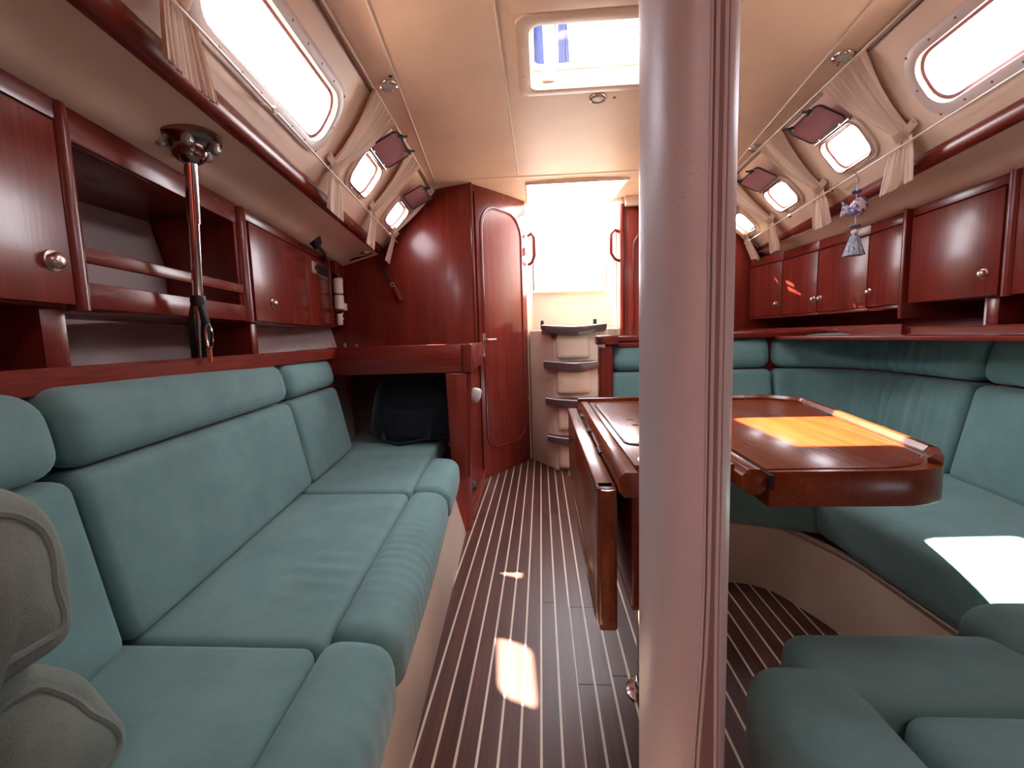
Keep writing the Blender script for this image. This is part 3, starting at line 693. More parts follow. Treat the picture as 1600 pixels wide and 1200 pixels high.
# black gooseneck lamp
gl = thing('reading_lamp', 'small black gooseneck reading lamp above the radio', 'lamp', (xc(2.6), 2.6, 1.47))
p0 = ox(508, 394, xc(2.37)+.006)
pA = Vector((xc(2.64)+.02, 2.64, 1.487)); pB = Vector((xc(2.54)+.05, 2.52, 1.500)); pC = Vector((xc(2.45)+.06, 2.38, 1.525))
link('mount', lathe([(.022, 0), (.022, .012), (.012, .018)], Vector((xc(2.64), 2.64, 1.487)), (1, 0, 0), 14), BLK, gl)
link('neck', tube([pA, pB, pC], .008, 8), BLK, gl)
hd = Vector((-.02, -.03, .10)); 
link('lamp_head', lathe([(.012, -.03), (.022, -.012), (.032, 0), (.034, .04), (.027, .066), (0, .075)], pC+Vector((0, 0, .0)), (-.1, -.2, 1), 16), BLK, gl, 60)

# instrument nook beyond the locker
nk = thing('instrument_panel', 'dark recessed instrument panel between the radio locker and the bulkhead', 'panel', (-1.3, 2.88, 1.1))
nx = lambda d: xc(d)-.012
link('panel', slab(nx, 2.74, 3.02, 1.10, 1.50, .02, -1, 0), WZ, nk)
link('black_face', slab(nx, 2.94, 3.01, 1.13, 1.42, .006, -1, .006), BLK, nk)
link('gauge_block', slab(nx, 2.84, 2.93, 1.24, 1.42, .01, -1, .02), BLK, nk)
link('top_board', slab(nx, 2.74, 2.95, 1.425, 1.50, .05, -1, .05), WX, nk)
for z in (1.15, 1.185, 1.22, 1.255, 1.29, 1.325): link('switch', box(nx(2.985)+.006, nx(2.985)+.016, 2.98, 2.99, z, z+.012, .002), WHT, nk)
link('side_shelf', slab(nx, 2.75, 2.95, 1.195, 1.205, .05, -1, .05), WX, nk)
for i, (d, z, r, h, lb) in enumerate(((2.80, 1.303, .030, .095, 'white roll on the upper level of the instrument nook'), (2.80, 1.206, .030, .088, 'white roll standing on the little shelf of the instrument nook'),
                                      (2.91, 1.206, .020, .045, 'small white pot on the little nook shelf'), (2.79, 1.108, .018, .07, 'small white tag hanging below the nook shelf'))):
    o = link('white_roll' if i < 2 else ('small_pot' if i == 2 else 'hanging_tag'), lathe([(r*.9, 0), (r, .004), (r, h-.004), (r*.9, h), (r*.4, h), (r*.38, h-.02), (0, h-.02)], (nx(d)+.045, d, z), (0, 0, 1), 18), WHT)
    tag(o, lb, ['roll', 'roll', 'pot', 'tag'][i])
link('upper_shelf', slab(nx, 2.75, 2.86, 1.296, 1.302, .05, -1, .05), WX, nk)
p = Vector((nx(2.9)+.03, 2.89, 1.395)); tag(link('round_gauge', join(lathe([(.024, 0), (.024, .016), (.018, .018), (.018, .012), (0, .012)], p, (1, -.5, 0), 18)), KNB), 'small round chrome gauge beside the white rolls', 'gauge')
# small jars on the desk at the foot of the nook
for i, (u, v, h) in enumerate(((540, 519, .035), (553, 522, .026), (540, 532, .018))):
    q = oz(u, 537, .972); q = Vector((-1.24+.045*i, 2.62+.06*i, .9625))
    tag(link('jar', lathe([(.006, 0), (.008, .004), (.008, h), (.004, h+.004), (0, h+.004)], q, (0, 0, 1), 12), KNB), ['tallest little metal jar on the shelf corner beside the desk', 'middle little metal jar on the shelf corner beside the desk', 'lowest little metal jar on the shelf corner beside the desk'][i], 'jar', 'little jars beside the desk')

# strap with wooden handle on the bulkhead
st = thing('hand_brush', 'wooden handle hanging from a dark cord on the bulkhead', 'brush', (-.98, BD-.02, 1.2))
a = oy(592, 408, BD-.01); b = oy(614, 445, BD-.02); c = oy(627, 470, BD-.03)
link('cord', tube([a, b], .005, 6), BLK, st)
link('handle', tube([b, b.lerp(c, .5), c], [.012, .02, .018], 10), WZ, st)
link('ring', tube([b+Vector((.012*math.cos(t_), -.014, .012*math.sin(t_))) for t_ in [2*PI*k/12 for k in range(12)]], .003, 6, True), STL, st)

# ------------------------------------------------------------------ chart desk
dk = thing('chart_desk', 'mahogany chart desk with deep front board at the far end of the left settee', 'desk', (-.8, 2.7, 0))
def xs(d): return -.357-.05*(d-2.3)
link('desk_top', hexa([(-1.30, 2.31, .945), (xs(2.32), 2.31, .945), (xs(3.02), 3.02, .945), (-1.44, 3.02, .945), (-1.30, 2.31, .962), (xs(2.32), 2.31, .962), (xs(3.02), 3.02, .962), (-1.44, 3.02, .962)], .002), WX, dk)
link('front_board', box(-1.12, xs(2.3)-.052, 2.285, 2.31, .825, .972, .004), WX, dk)
link('corner_block', box(xs(2.3)-.052, xs(2.3), 2.28, 2.315, .822, .974, .010, 3), WZ, dk)
link('side_board', hexa([(xs(2.315)-.02, 2.315, .83), (xs(2.315), 2.315, .83), (xs(3.02), 3.02, .83), (xs(3.02)-.02, 3.02, .83), (xs(2.315)-.02, 2.315, .972), (xs(2.315), 2.315, .972), (xs(3.02), 3.02, .972), (xs(3.02)-.02, 3.02, .972)], .004), WY, dk)
link('leg', hexa([(-.47, 2.225, 0), (-.400, 2.225, 0), (-.400, 2.26, 0), (-.47, 2.26, 0), (-.50, 2.285, .825), (-.385, 2.285, .825), (-.385, 2.33, .825), (-.50, 2.33, .825)], .010, 3), WZ, dk)
link('leg_edge', tube([(-.398, 2.245, 0), (-.386, 2.265, .3), (-.388, 2.295, .6), (-.376, 2.31, .825)], .014, 10), WZ, dk)
link('side_panel', hexa([(-.43, 2.36, .09), (-.415, 2.36, .09), (-.425, 3.02, .09), (-.445, 3.02, .09), (-.43, 2.36, .83), (-.415, 2.36, .83), (-.425, 3.02, .83), (-.445, 3.02, .83)], .002), WY, dk)
link('plinth', box(-.46, -.395, 2.36, 3.02, 0, .09, .003), WY, dk)
link('cable_entry', lathe([(.03, 0), (.032, .012), (.02, .03), (0, .03)], (-.412, 2.44, .17), (1, 0, 0), 14), BLK, dk)
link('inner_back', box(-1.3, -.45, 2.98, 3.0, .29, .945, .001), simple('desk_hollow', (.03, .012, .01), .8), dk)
tag(link('white_cup', lathe([(.010, 0), (.024, .008), (.032, .035), (.030, .075), (.02, .085), (0, .085)], (-.404, 2.62, .62), (.25, 0, 1), 16), WHT, None, 50), 'white cloth bundle hanging on the side of the chart desk', 'cloth')
tag(link('folded_chart', box(-1.05, -.86, 2.36, 2.6, .9625, .968, .001), WHT), 'thin white chart lying on the desk top', 'paper')
# backpack in the desk hollow
bp = thing('backpack', 'dark navy backpack on the seat under the chart desk', 'bag', (-.72, 2.5, .43))
def bpw(u, v, w_): return Vector((-.72+.23*u*(1-.12*w_), 2.52+.13*v*(1-.25*w_), .44+.175*(w_+1)+.0))
link('body', rblock((.46, .26, .35), .09, (.02, .03, .01), bpw, (8, 5, 8)), NVY, bp, 80)
link('front_pocket', rblock((.30, .07, .18), .03, (0, .01, 0), lambda u, v, w_: Vector((-.72+.15*u, 2.385+.03*v, .54+.09*w_)), (6, 3, 5)), NVY, bp, 80)
link('strap', tube([(-.88, 2.38, .50), (-.86, 2.33, .46), (-.78, 2.32, .442), (-.70, 2.34, .45), (-.62, 2.33, .47), (-.60, 2.36, .60)], .010, 8), NVY, bp)
link('grab_loop', tube([(-.78, 2.50, .78), (-.76, 2.49, .81), (-.70, 2.49, .81), (-.68, 2.50, .78)], .008, 8), NVY, bp)

# chrome pole stowed against the left shelf
cp = thing('stowed_pole', 'chrome table pole standing on the left shelf under a round ceiling socket', 'pole', (-1.0, 1.27, .93))
ft = Vector((-.945, 1.225, 1.573)); bt_ = Vector((-1.02, 1.285, .935))
link('socket', lathe([(.078, 0), (.078, .018), (.070, .024), (.062, .026), (.045, .034), (.042, .055), (.030, .070), (.014, .078), (0, .078)], ft, (0, 0, -1), 32), simple('chrome_brown_reflection', (.30, .20, .17), .18, 1), cp, 40)  # brown surroundings mirrored in the chrome are put into its colour
for k in range(5):
    a = 2*PI*k/5+.3; q = ft+Vector((.062*math.cos(a), .062*math.sin(a), -.02))
    link('clamp_nut', lathe([(.012, 0), (.015, .010), (.015, .022), (.008, .028), (0, .028)], q, (0, 0, -1), 10), STL, cp)
s0 = ft+Vector((0, 0, -.07)); pd = (bt_-s0)
link('pole_upper', tube([s0, s0+pd*.28], .0165, 16), CHR, cp); link('pole_lower', tube([s0+pd*.27, bt_], .0135, 16), CHR, cp)
q = s0+pd*.66
link('strap', join(tube([q+Vector((0, 0, .02)), q+Vector((.012, -.004, -.02)), q+Vector((.022, -.006, -.06)), q+Vector((.010, 0, -.12)), bt_+Vector((.012, 0, .0))], .010, 8),
                   tube([q+Vector((-.012, 0, .0)), q+Vector((-.030, 0, -.06)), q+Vector((-.028, 0, -.14)), bt_+Vector((-.02, 0, 0))], .009, 8)), BLK, cp)
link('clasp', lathe([(.019, 0), (.021, .015), (.019, .03)], q+Vector((0, 0, -.012)), (0, 0, 1), 12), BLK, cp)
kb = q+Vector((.034, -.015, -.10))
link('carabiner', tube([kb+Vector((.010*math.sin(t_), 0, .036*math.cos(t_))) for t_ in [2*PI*k/16 for k in range(16)]], .003, 6, True), CHR, cp)
link('orange_tag', box(kb.x-.012, kb.x+.002, kb.y-.002, kb.y+.004, kb.z-.075, kb.z-.035, .002), simple('orange_tag', (.7, .18, .06), .5), cp)

# ================================================================== RIGHT side
def RP(path):      # arc length parametrised plan path
    pts = [Vector((*p, 0)) for p in path]; L = [0]
    for a, b in zip(pts, pts[1:]): L.append(L[-1]+(b-a).length)
    def f(s):
        s = max(0, min(L[-1], s))
        for i in range(len(pts)-1):
            if s <= L[i+1]+1e-9: return pts[i].lerp(pts[i+1], (s-L[i])/(L[i+1]-L[i]))
        return pts[-1]
    def g(s, e=.02):
        t = (f(s+e)-f(s-e)).normalized(); return f(s), Vector((-t.y, t.x, 0)), L[-1]
    return g, L[-1]
def rounded(path, r, n=8):
    out = [path[0]]
    for i in range(1, len(path)-1):
        p0, p, p1 = Vector(path[i-1]), Vector(path[i]), Vector(path[i+1])
        a = p+(p0-p).normalized()*r; b = p+(p1-p).normalized()*r
        for k in range(n+1):
            t = k/n; q = a*(1-t)**2+p*2*t*(1-t)+b*t*t; out.append((q.x, q.y))
    out.append(path[-1]); return out
# back faces run: far transverse piece (x .42 -> 1.25 at d 2.50) then curve forward along x ~1.4
bx = lambda d: 1.27+.115*d
bpath = rounded([(.40, 2.46), (1.54, 2.46), (bx(.3), .3)], .34, 14)
g, BL = RP(bpath)
def backfn(s0, s1, z0, z1, wrinkle=0, th=.11):
    def fw(u, v, w_):
        s = lerp(s0, s1, (v+1)/2); p, nrm, _ = g(s); z = lerp(z0, z1, (w_+1)/2)
        out = nrm                                  # left of travel; travel is +x then -y, outward = left
        lean = .10*(z-.43)/.5
        q = p+out*(lean+th*(1-(u+1)/2)); q.z = z
        if wrinkle and u > .3:
            ph = s*115+z*14; amp = wrinkle*math.exp(-((s-(s0+s1)/2-.02)/.26)**2)
            q += -out*amp*(math.sin(ph)+.6*math.sin(ph*1.7+1.3)+.4*math.sin(ph*.43+z*9))*.5
        return q
    return fw
sA = .95                                     # joint at the end of the far straight piece
def s_at(u, z):                               # arc length whose back face projects to column u
    best = 0; be = 1e9
    for k in range(400):
        s = BL*k/399; p, nrm, _ = g(s); q = p+nrm*.10*(z-.43)/.5; q.z = z
        c = M3.transposed() @ (q-EYE)
        if c.z < .1: continue
        e = abs(800+F*c.x/c.z-u)
        if e < be: be = e; best = s
    return best
sJ1 = s_at(1207, .85); sJ2 = s_at(1528, .85)
seamd = simple('seam_shadow_teal', (.03, .06, .06), .9)
for s0, s1, nm, wr in ((.0, sJ1-.006, 'far', 0), (sJ1+.006, sJ2-.006, 'corner', .019), (sJ2+.006, BL, 'near', 0)):
    lb = {'far': 'straight teal back cushion of the curved settee behind the table', 'corner': 'curved teal back cushion with gathered folds wrapping the settee corner',
          'near': 'teal back cushion of the curved settee cut by the right picture edge'}[nm]
    t = thing('back_cushion', lb, 'cushion', g((s0+s1)/2)[0]+Vector((0, 0, .45)), 'back cushions of the curved settee')
    fb = backfn(s0, s1, .440, .782, wr); fh = backfn(s0, s1, .788, .968, wr)
    nv = max(12, int((s1-s0)/.010)) if wr else 24
    link('back_panel', rblock((.11, s1-s0, .31), .028, (.014, 0, 0), fb, (3, nv, 10)), TEAL, t, 80)
    link('head_roll', rblock((.11, s1-s0, .17), .05, (.016, 0, 0), lambda u, v, w_, fh=fh: fh(u, v, w_), (3, nv, 8)), TEAL, t, 80)
# seat cushions: far, outboard, forward
fs = thing('seat_cushion', 'teal seat cushion behind the table under the far back cushion', 'cushion', (.9, 2.1, .30), 'seat cushions of the curved settee')
sp = rounded([(.42, 1.78), (.93, 1.76), (1.0, 1.52)], .10, 6)
cushion('seat_panel', [(.42, 1.76, .27), (1.03, 1.54, .27), (1.55, 2.48, .27), (.42, 2.52, .27), (.42, 1.76, .45), (1.03, 1.54, .45), (1.60, 2.50, .45), (.42, 2.54, .45)], .035, (0, 0, .006), TEAL, fs, (14, 10, 5))
os_ = thing('seat_cushion', 'broad teal seat cushion with the bright sunlit patch on the right', 'cushion', (1.2, 1.2, .26), 'seat cushions of the curved settee')
cushion('seat_panel', [(.985, .80, .25), (1.55, .80, .25), (1.62, 1.80, .27), (.945, 1.59, .27), (.985, .80, .445), (1.55, .80, .445), (1.62, 1.85, .45), (.925, 1.59, .45)], .045, (.004, .004, .006), TEAL, os_, (12, 16, 6))
fw = thing('seat_cushion', 'shadowed teal seat cushion at the lower right corner, nearest the camera', 'cushion', (.9, .5, .26), 'seat cushions of the curved settee')
def fr(u, v, w_):     # aft-facing roll
    x = lerp(.50, 1.42, (u+1)/2); y = lerp(.645, .80, (v+1)/2); z = lerp(.26, .45, (w_+1)/2)
    y -= .07*max(0, .62-x)/.12 if x < .62 else 0
    return Vector((x, y, z-.010*max(0, v)**2*(w_ > 0)))
link('aft_roll', rblock((.92, .155, .19), .045, (0, .006, .004), lambda u, v, w_: Vector((lerp(.42, 1.42, (u+1)/2), lerp(.640, .820, (v+1)/2), lerp(.26, .450, (w_+1)/2))), (20, 6, 6)), TEAL, fw, 80)
link('side_roll', rblock((.17, .62, .19), .055, (.004, 0, .004), lambda u, v, w_: Vector((lerp(.325, .50, (u+1)/2)+.02*(1-v)/2*0, lerp(.12, .745, (v+1)/2), lerp(.26, .447, (w_+1)/2))), (6, 16, 6)), TEAL, fw, 80)
link('seat_panel', rblock((.9, .5, .19), .035, (0, 0, .008), lambda u, v, w_: Vector((lerp(.502, 1.42, (u+1)/2), lerp(.12, .636, (v+1)/2), lerp(.26, .450, (w_+1)/2))), (14, 10, 5)), TEAL, fw, 80)
ck = thing('seat_cushion', 'small rounded teal corner cushion between the sunlit and the lower right seat cushions', 'cushion', (1.1, .8, .27), 'seat cushions of the curved settee')
link('seat_panel', rblock((.5, .17, .2), .06, (0, 0, .006), lambda u, v, w_: Vector((lerp(.765, 1.40, (u+1)/2), lerp(.70, .875, (v+1)/2), lerp(.30, .485, (w_+1)/2)-.02*0)), (12, 6, 6)), TEAL, ck, 80)

rb = thing('settee_base', 'cream curved plinth under the U-shaped settee on the right', 'settee base', (1.0, 1.3, 0))
pp = rounded([(.36, 1.76), (.85, 1.74), (.965, 1.43), (.975, .86), (.90, .70), (.40, .70), (.40, .15)], .12, 8)
pts = [Vector((x, y, 0)) for x, y in pp]
link('front_panel', sweep(pts, [(0, 0), (-.02, 0), (-.02, .27), (0, .27)]), GEL, rb, 50)
link('seat_board', prism([(x, y, .255) for x, y in pp+[(1.45, .15), (1.55, 1.0), (1.60, 2.5), (.36, 2.5)]], (0, 0, .012), 0), WY, rb)

# galley-side partition at the far left end of the curved settee and the shelf edge on the right
pt = thing('partition', 'low mahogany partition with a switch, left end of the curved settee', 'partition', (.9, 2.6, 0))
link('board', prism([(.335, 2.60, 0), (.335, 2.60, .985), (1.62, 2.60, .985), (1.62, 2.60, 0)], (0, .03, 0), .003), WX, pt)
link('end_post', hexa([(.325, 2.53, 0), (.40, 2.53, 0), (.40, 2.63, 0), (.325, 2.63, 0), (.325, 2.53, .94), (.40, 2.53, .94), (.40, 2.63, .94), (.325, 2.63, .94)], .010, 3), WZ, pt)
link('cap', box(.312, .43, 2.515, 2.645, .94, .992, .008), WZ, pt)
link('switch', box(.318, .334, 2.505, 2.516, .945, .985, .002), BLK, pt)
link('switch_plate', box(.314, .352, 2.498, 2.514, .925, .942, .003), STL, pt)
link('cap_rail', box(.40, 1.62, 2.54, 2.64, .955, .985, .006), WX, pt)
link('panel_trim', box(.43, .9, 2.545, 2.56, .925, .950, .003), WX, pt)

rs = thing('shelf', 'long mahogany shelf with raised edge above the curved settee backs', 'shelf', (1.5, 1.5, .93))
lp = [(x, y) for x, y in rounded([(.44, 2.59), (1.66, 2.61), (mir(xl(.0), 1)+.055, -.2)], .32, 12)]
link('edge_rail', ledge_rail(lp, .992, .036), WY, rs, 40)
link('shelf_board', hexa([(1.46, -.2, .945), (1.98, -.2, .945), (2.02, 3.6, .945), (1.20, 3.6, .945), (1.46, -.2, .96), (1.98, -.2, .96), (2.02, 3.6, .96), (1.20, 3.6, .96)], .001), WY, rs)
link('back_board', hexa([(1.47, -.2, .45), (1.66, 2.2, .45), (1.68, 2.2, .45), (1.49, -.2, .45), (1.47, -.2, .945), (1.66, 2.2, .945), (1.68, 2.2, .945), (1.49, -.2, .945)], 0), WY, rs)
link('inner_step', sweep([Vector((1.60, 2.1, .960)), Vector((1.56, 3.0, .960)), Vector((1.52, 3.59, .960))], [(-.01, 0), (.01, 0), (.01, .045), (-.01, .045)]), WY, rs)

# right lockers: big one near, four doors aft of it
R0 = lambda d: 1.52+.07*d
def rc_(a, b, z0, z1, P0, P1, th=.02, off=0):      # panel between two plan points
    A, B = Vector((*P0, 0)), Vector((*P1, 0)); n_ = Vector(((B-A).y, -(B-A).x, 0)).normalized()   # outboard
    if n_.x < 0: n_ = -n_
    A, B = A.lerp(B, a), A.lerp(B, b)
    A = A-n_*off; B = B-n_*off
    return hexa([A+Vector((0, 0, z0)), B+Vector((0, 0, z0)), B+n_*th+Vector((0, 0, z0)), A+n_*th+Vector((0, 0, z0)), A+Vector((0, 0, z1)), B+Vector((0, 0, z1)), B+n_*th+Vector((0, 0, z1)), A+n_*th+Vector((0, 0, z1))], .003), n_
big = thing('wall_locker', 'large mahogany locker with one wide door at the right picture edge', 'locker', (1.7, 1.7, 1.09))
link('body', carcass(R0, .6, 2.19, 1.095, 1.52, 1), WZ, big)
link('top_rail', slab(R0, 1.735, 2.185, 1.48, 1.525, .02, 1, 0), WY, big)
dd = link('door', slab(R0, 1.74, 2.175, 1.098, 1.474, .018, 1, .006), WZ, big)
knob(Vector((R0(1.80)-.006, 1.80, 1.180)), (-1, -.07, 0), dd, .015)
link('post', tube([(R0(1.71)+.004, 1.71, 1.09), (R0(1.71)+.004, 1.71, 1.53)], .020, 14), WZ, big)
link('side_board', slab(R0, .6, 1.69, 1.095, 1.525, .02, 1, .004), WZ, big)
link('support', slab(lambda d: R0(d)+.03, 1.77, 1.82, .96, 1.095, .25, 1), WZ, big)
link('support_strip', slab(lambda d: R0(d)+.06, 1.84, 1.865, .96, 1.095, .2, 1), WHT, big)  # narrow white slab just aft of the support
fl = thing('wall_locker', 'run of four mahogany locker doors with round knobs behind the tassel ornament', 'locker', (1.8, 2.8, 1.09))
PT = [(1.674, 2.215), (1.693, 2.468), (1.690, 2.89), (1.665, 3.25), (1.600, 3.585)]
pv = [(p[0]+.02, p[1], 1.09) for p in PT]+[(2.0, 3.585, 1.09), (2.0, 2.215, 1.09)]
link('body', prism(pv, (0, 0, .43), .001), WZ, fl)
link('divider', box(1.652, 1.99, 2.190, 2.215, 1.03, 1.53, .006), WZ, fl)
for i in range(4):
    b_, n_ = rc_(0, 1, 1.468, 1.525, PT[i], PT[i+1]); link('top_rail', b_, WY, fl)
    b_, n_ = rc_(.03 if i == 0 else .008, .992, 1.095 if i else 1.10, 1.462, PT[i], PT[i+1], .018, .005)
    dr = link('door', b_, WZ, fl)
    f_k = {0: .93, 1: .92, 2: .08, 3: .15}[i]
    k_ = Vector((*PT[i], 0)).lerp(Vector((*PT[i+1], 0)), f_k)-n_*.005; k_.z = 1.175
    knob(k_, -n_, dr, .014)
    b_, _ = rc_(0, 1, 1.078, 1.094, PT[i], PT[i+1], .03, -.004); link('bottom_rail', b_, WY, fl)

# ================================================================== TABLE
ZT = .75
tb = thing('saloon_table', 'drop-leaf mahogany saloon table on a chrome pedestal, left leaf folded down', 'table', (.27, 1.18, 0))
TX0, TX1, TD0, TD1 = .134, .402, .80, 1.70
def octrail(x0, x1, z0, z1, y0, y1, c=.012):
    o = [(x0+c, z0), (x1-c, z0), (x1, z0+c), (x1, z1-c), (x1-c, z1), (x0+c, z1), (x0, z1-c), (x0, z0+c)]
    return prism([(x, y0, z) for x, z in o], (0, y1-y0, 0), .0015)
link('side_rail', octrail(TX0, TX0+.046, ZT-.048, ZT, TD0, TD1), WDK, tb)
link('side_rail', octrail(TX1-.046, TX1, ZT-.048, ZT, TD0+.012, TD1), WDK, tb)
link('centre_top', box(TX0+.040, TX1-.040, TD0+.055, TD1-.01, ZT-.020, ZT-.0025, .001), WDK, tb)
ol = rrect(TX0+.058, TX1-.058, 1.01, 1.63, .03)
ld = link('lid', prism([(x, y, ZT-.003) for x, y in ol], (0, 0, .003), .001), WDK, tb)
link('lid_groove', tube([(x, y, ZT-.002) for x, y in rrect(TX0+.054, TX1-.054, 1.005, 1.635, .033)], .0022, 6, True), DRK, tb)
for y in (1.22, 1.30):
    link('finger_slot', prism([(x, y_, ZT-.0005) for x, y_ in rrect(.243, .262, y, y+.012, .005, 3)], (0, 0, .0012), 0), DRK, ld)
link('far_rail', box(TX0, TX1, TD1-.005, TD1+.012, ZT-.05, ZT+.010, .003), WDK, tb)
# carcass of the centre box
link('box_side', box(TX0+.030, TX0+.046, TD0+.03, TD1-.02, .475, ZT-.02, .002), WY, tb)
link('box_side', box(.296, .312, TD0+.03, TD1-.02, .475, ZT-.02, .002), WY, tb)
link('box_end', box(TX0+.046, .296, TD0+.05, TD0+.07, .475, ZT-.02, .002), WX, tb)
link('box_end', box(TX0+.046, .296, TD1-.06, TD1-.04, .475, ZT-.02, .002), WX, tb)
link('box_bottom', box(TX0+.03, .312, TD0+.03, TD1-.02, .465, .477, .002), WY, tb)
link('cup_ring', lathe([(.035, 0), (.038, .003), (.030, .004), (.028, -.01), (0, -.012)], (.225, .885, ZT-.004), (0, 0, 1), 24), KNB, tb)
# folded leaf
lf = [(TD0, .440), (TD0, ZT-.030), (TD1, ZT-.030), (TD1, .440)]
prof = [(TD0, ZT-.028), (TD1, ZT-.028)]+[(TD1-.07*(1-math.cos(a)), .440+.07*(1-math.sin(a))) for a in [PI/2*k/6 for k in range(7)]][0:7]
prof = [(TD0, ZT-.028), (TD1, ZT-.028), (TD1, .52), (TD1-.02, .475), (TD1-.07, .440), (TD0+.006, .440), (TD0, .446)]
lv = link('hanging_leaf', prism([(.098, y, z) for y, z in prof], (.034, 0, 0), .004, 3), WDK, tb)
link('leaf_edge', tube([(.114, TD0+.002, .47), (.114, TD0+.002, ZT-.03)], .0155, 8), WDK, lv)
link('leaf_rim', join(box(.094, .131, TD0-.004, TD0+.030, .454, ZT-.027, .006), box(.094, .131, TD0, TD1, ZT-.045, ZT-.027, .005), box(.094, .104, TD0+.03, TD1-.05, .440, .475, .004)), WDK, lv)
for y in (1.02, 1.25, 1.48): link('hinge', tube([(.131, y, ZT-.022), (.131, y+.05, ZT-.022)], .003, 8), BLK, tb)
# raised right leaf
q = [(TX1+.004, TD0+.014), (.60, .815), (.672, .820), (.728, .846), (.760, .895), (.780, .96), (.885, 1.50), (.895, 1.60), (.83, 1.68), (.74, TD1), (TX1+.004, TD1)]
def smoothpoly(q, n=4):
    out = []
    for i in range(1, len(q)-2):
        p0, p1, p2, p3 = [Vector(q[j]) for j in (i-1, i, i+1, min(i+2, len(q)-1))]
        for k in range(n):
            s = k/n; v = .5*((2*p1)+(-p0+p2)*s+(2*p0-5*p1+4*p2-p3)*s*s+(-p0+3*p1-3*p2+p3)*s**3); out.append((v.x, v.y))
    return out+[q[-2]]
edge_ = smoothpoly(q)
rl = link('raised_leaf', prism([(x, y, ZT-.072) for x, y in [q[0]]+edge_+[q[-1]]], (0, 0, .066), .005, 3), WDK, tb)
link('leaf_field', prism([(x, y, ZT-.0065) for x, y in [(q[0][0]+.0, q[0][1]+.012)]+[(x-.028*(1 if x > .6 else .3), lerp(y, 1.25, .03)) for x, y in edge_]+[(q[-1][0], q[-1][1]-.03)]], (0, 0, .003), .001), WDK, rl)
rimp = [p for p in edge_ if True]
def rim(pts, h=.018, w=.022):
    return sweep([Vector((x, y, ZT-.006)) for x, y in pts], [(-w, 0), (-w, h*.5), (-w+.008, h), (-.003, h), (0, h-.004), (0, 0)])
# travel along edge goes aft with the table on its left, so "left" offset = negative side
link('fiddle', rim([p for p in edge_ if p[0] > .72 and p[1] > .82]), WDK, rl, 40)
link('fiddle', rim([(.74, TD1), (TX1+.01, TD1)]), WDK, rl, 40)
link('hinge_strip', box(TX1-.002, TX1+.006, TD0, TD1, ZT-.035, ZT-.008, .001), DRK, tb)
link('pedestal', tube([(.272, 1.18, .004), (.272, 1.18, .47)], .026, 24), CHR, tb)
link('floor_flange', lathe([(.055, 0), (.055, .004), (.046, .008), (.034, .012), (.032, .03), (.028, .034)], (.272, 1.18, .0005), (0, 0, 1), 28), CHR, tb)
link('pedestal_lock', box(.225, .262, 1.14, 1.17, .38, .465, .006), BLK, tb)

# ================================================================== compression post in leatherette
mp = thing('mast_post', 'thick cream leatherette covered compression post in front of the table', 'post', (.213, .66, 0))
MX, MD = .204, .665
def msec(z, ins=0, gap=0):
    out = []
    for k in range(64):
        a = 2*PI*k/64; e = 2.6
        ca, sa = math.cos(a), math.sin(a)
        r = (abs(ca)**e+abs(sa)**e)**(-1/e)
        x, y = .056*r*ca, .088*r*sa
        # shallow edge between the round nose and the flat flank
        out.append(Vector((MX+x*(1-ins), MD+y*(1-ins), z)))
    return out
zz = [-.002, .02, .3, .6, .9, 1.2, 1.5, 1.8, 2.06]
link('sleeve', loft([msec(z) for z in zz]), SLV, mp, 60)
def mpt(u, z, off=.0):          # point of the sleeve face seen at column u, at height z
    best = None
    for p in msec(z):
        if p.y > MD+.02: continue
        c = M3.transposed() @ (p-EYE); e = abs(800+F*c.x/c.z-u)
        if best is None or e < best[0]: best = (e, p)
    p = best[1]; n_ = (p-Vector((MX, MD, p.z))).normalized(); return p+n_*off
def mline(x_off, r, name, mat, ins=0):
    # lengthwise line on the camera-side flank at local x offset
    e = 2.6; sa = (max(0, 1-abs(x_off/.056)**e))**(1/e); y = MD-.088*sa
    return link(name, tube([(MX+x_off, y-ins, 0.0), (MX+x_off, y-ins, 1.0), (MX+x_off, y-ins, 2.05)], r, 10), mat, mp)
ZP = [(2.05, 0), (1.4, 0), (.66, 0), (.56, .25), (.43, 1), (0, 2.6)]
def wline(xo, sh, r, name, mat, ins=0):
    e = 2.6; pts = []
    for z, k in ZP:
        x = xo+sh*k; sa = (max(0, 1-abs(x/.056)**e))**(1/e); pts.append((MX+x, MD-.088*sa-ins, z))
    return link(name, tube(pts, r, 8), mat, mp)
zsh = simple('zip_shadow', (.32, .19, .18), .7)
wline(.0035, -.009, .0018, 'welt', SLV, .0005); wline(.0095, -.0095, .0030, 'welt', SLV, .0005); wline(.0065, -.0095, .0009, 'stitch_groove', zsh, .0022)
wline(.0205, .003, .0030, 'welt', SLV, .0005); wline(.0265, .003, .0018, 'welt', SLV, .0005); wline(.0238, .003, .0009, 'stitch_groove', zsh, .0022)
rowA, rowB = [], []
for z, k in ZP:
    for row, x in ((rowA, .0125-.0095*k), (rowB, .0175+.003*k)):
        sa = (max(0, 1-abs(x/.056)**2.6))**(1/2.6); row.append(Vector((MX+x, MD-.088*sa-.0012, z)))
bm = loft([rowA, rowB], closed=False); link('zip_gap', bm, zsh, mp)

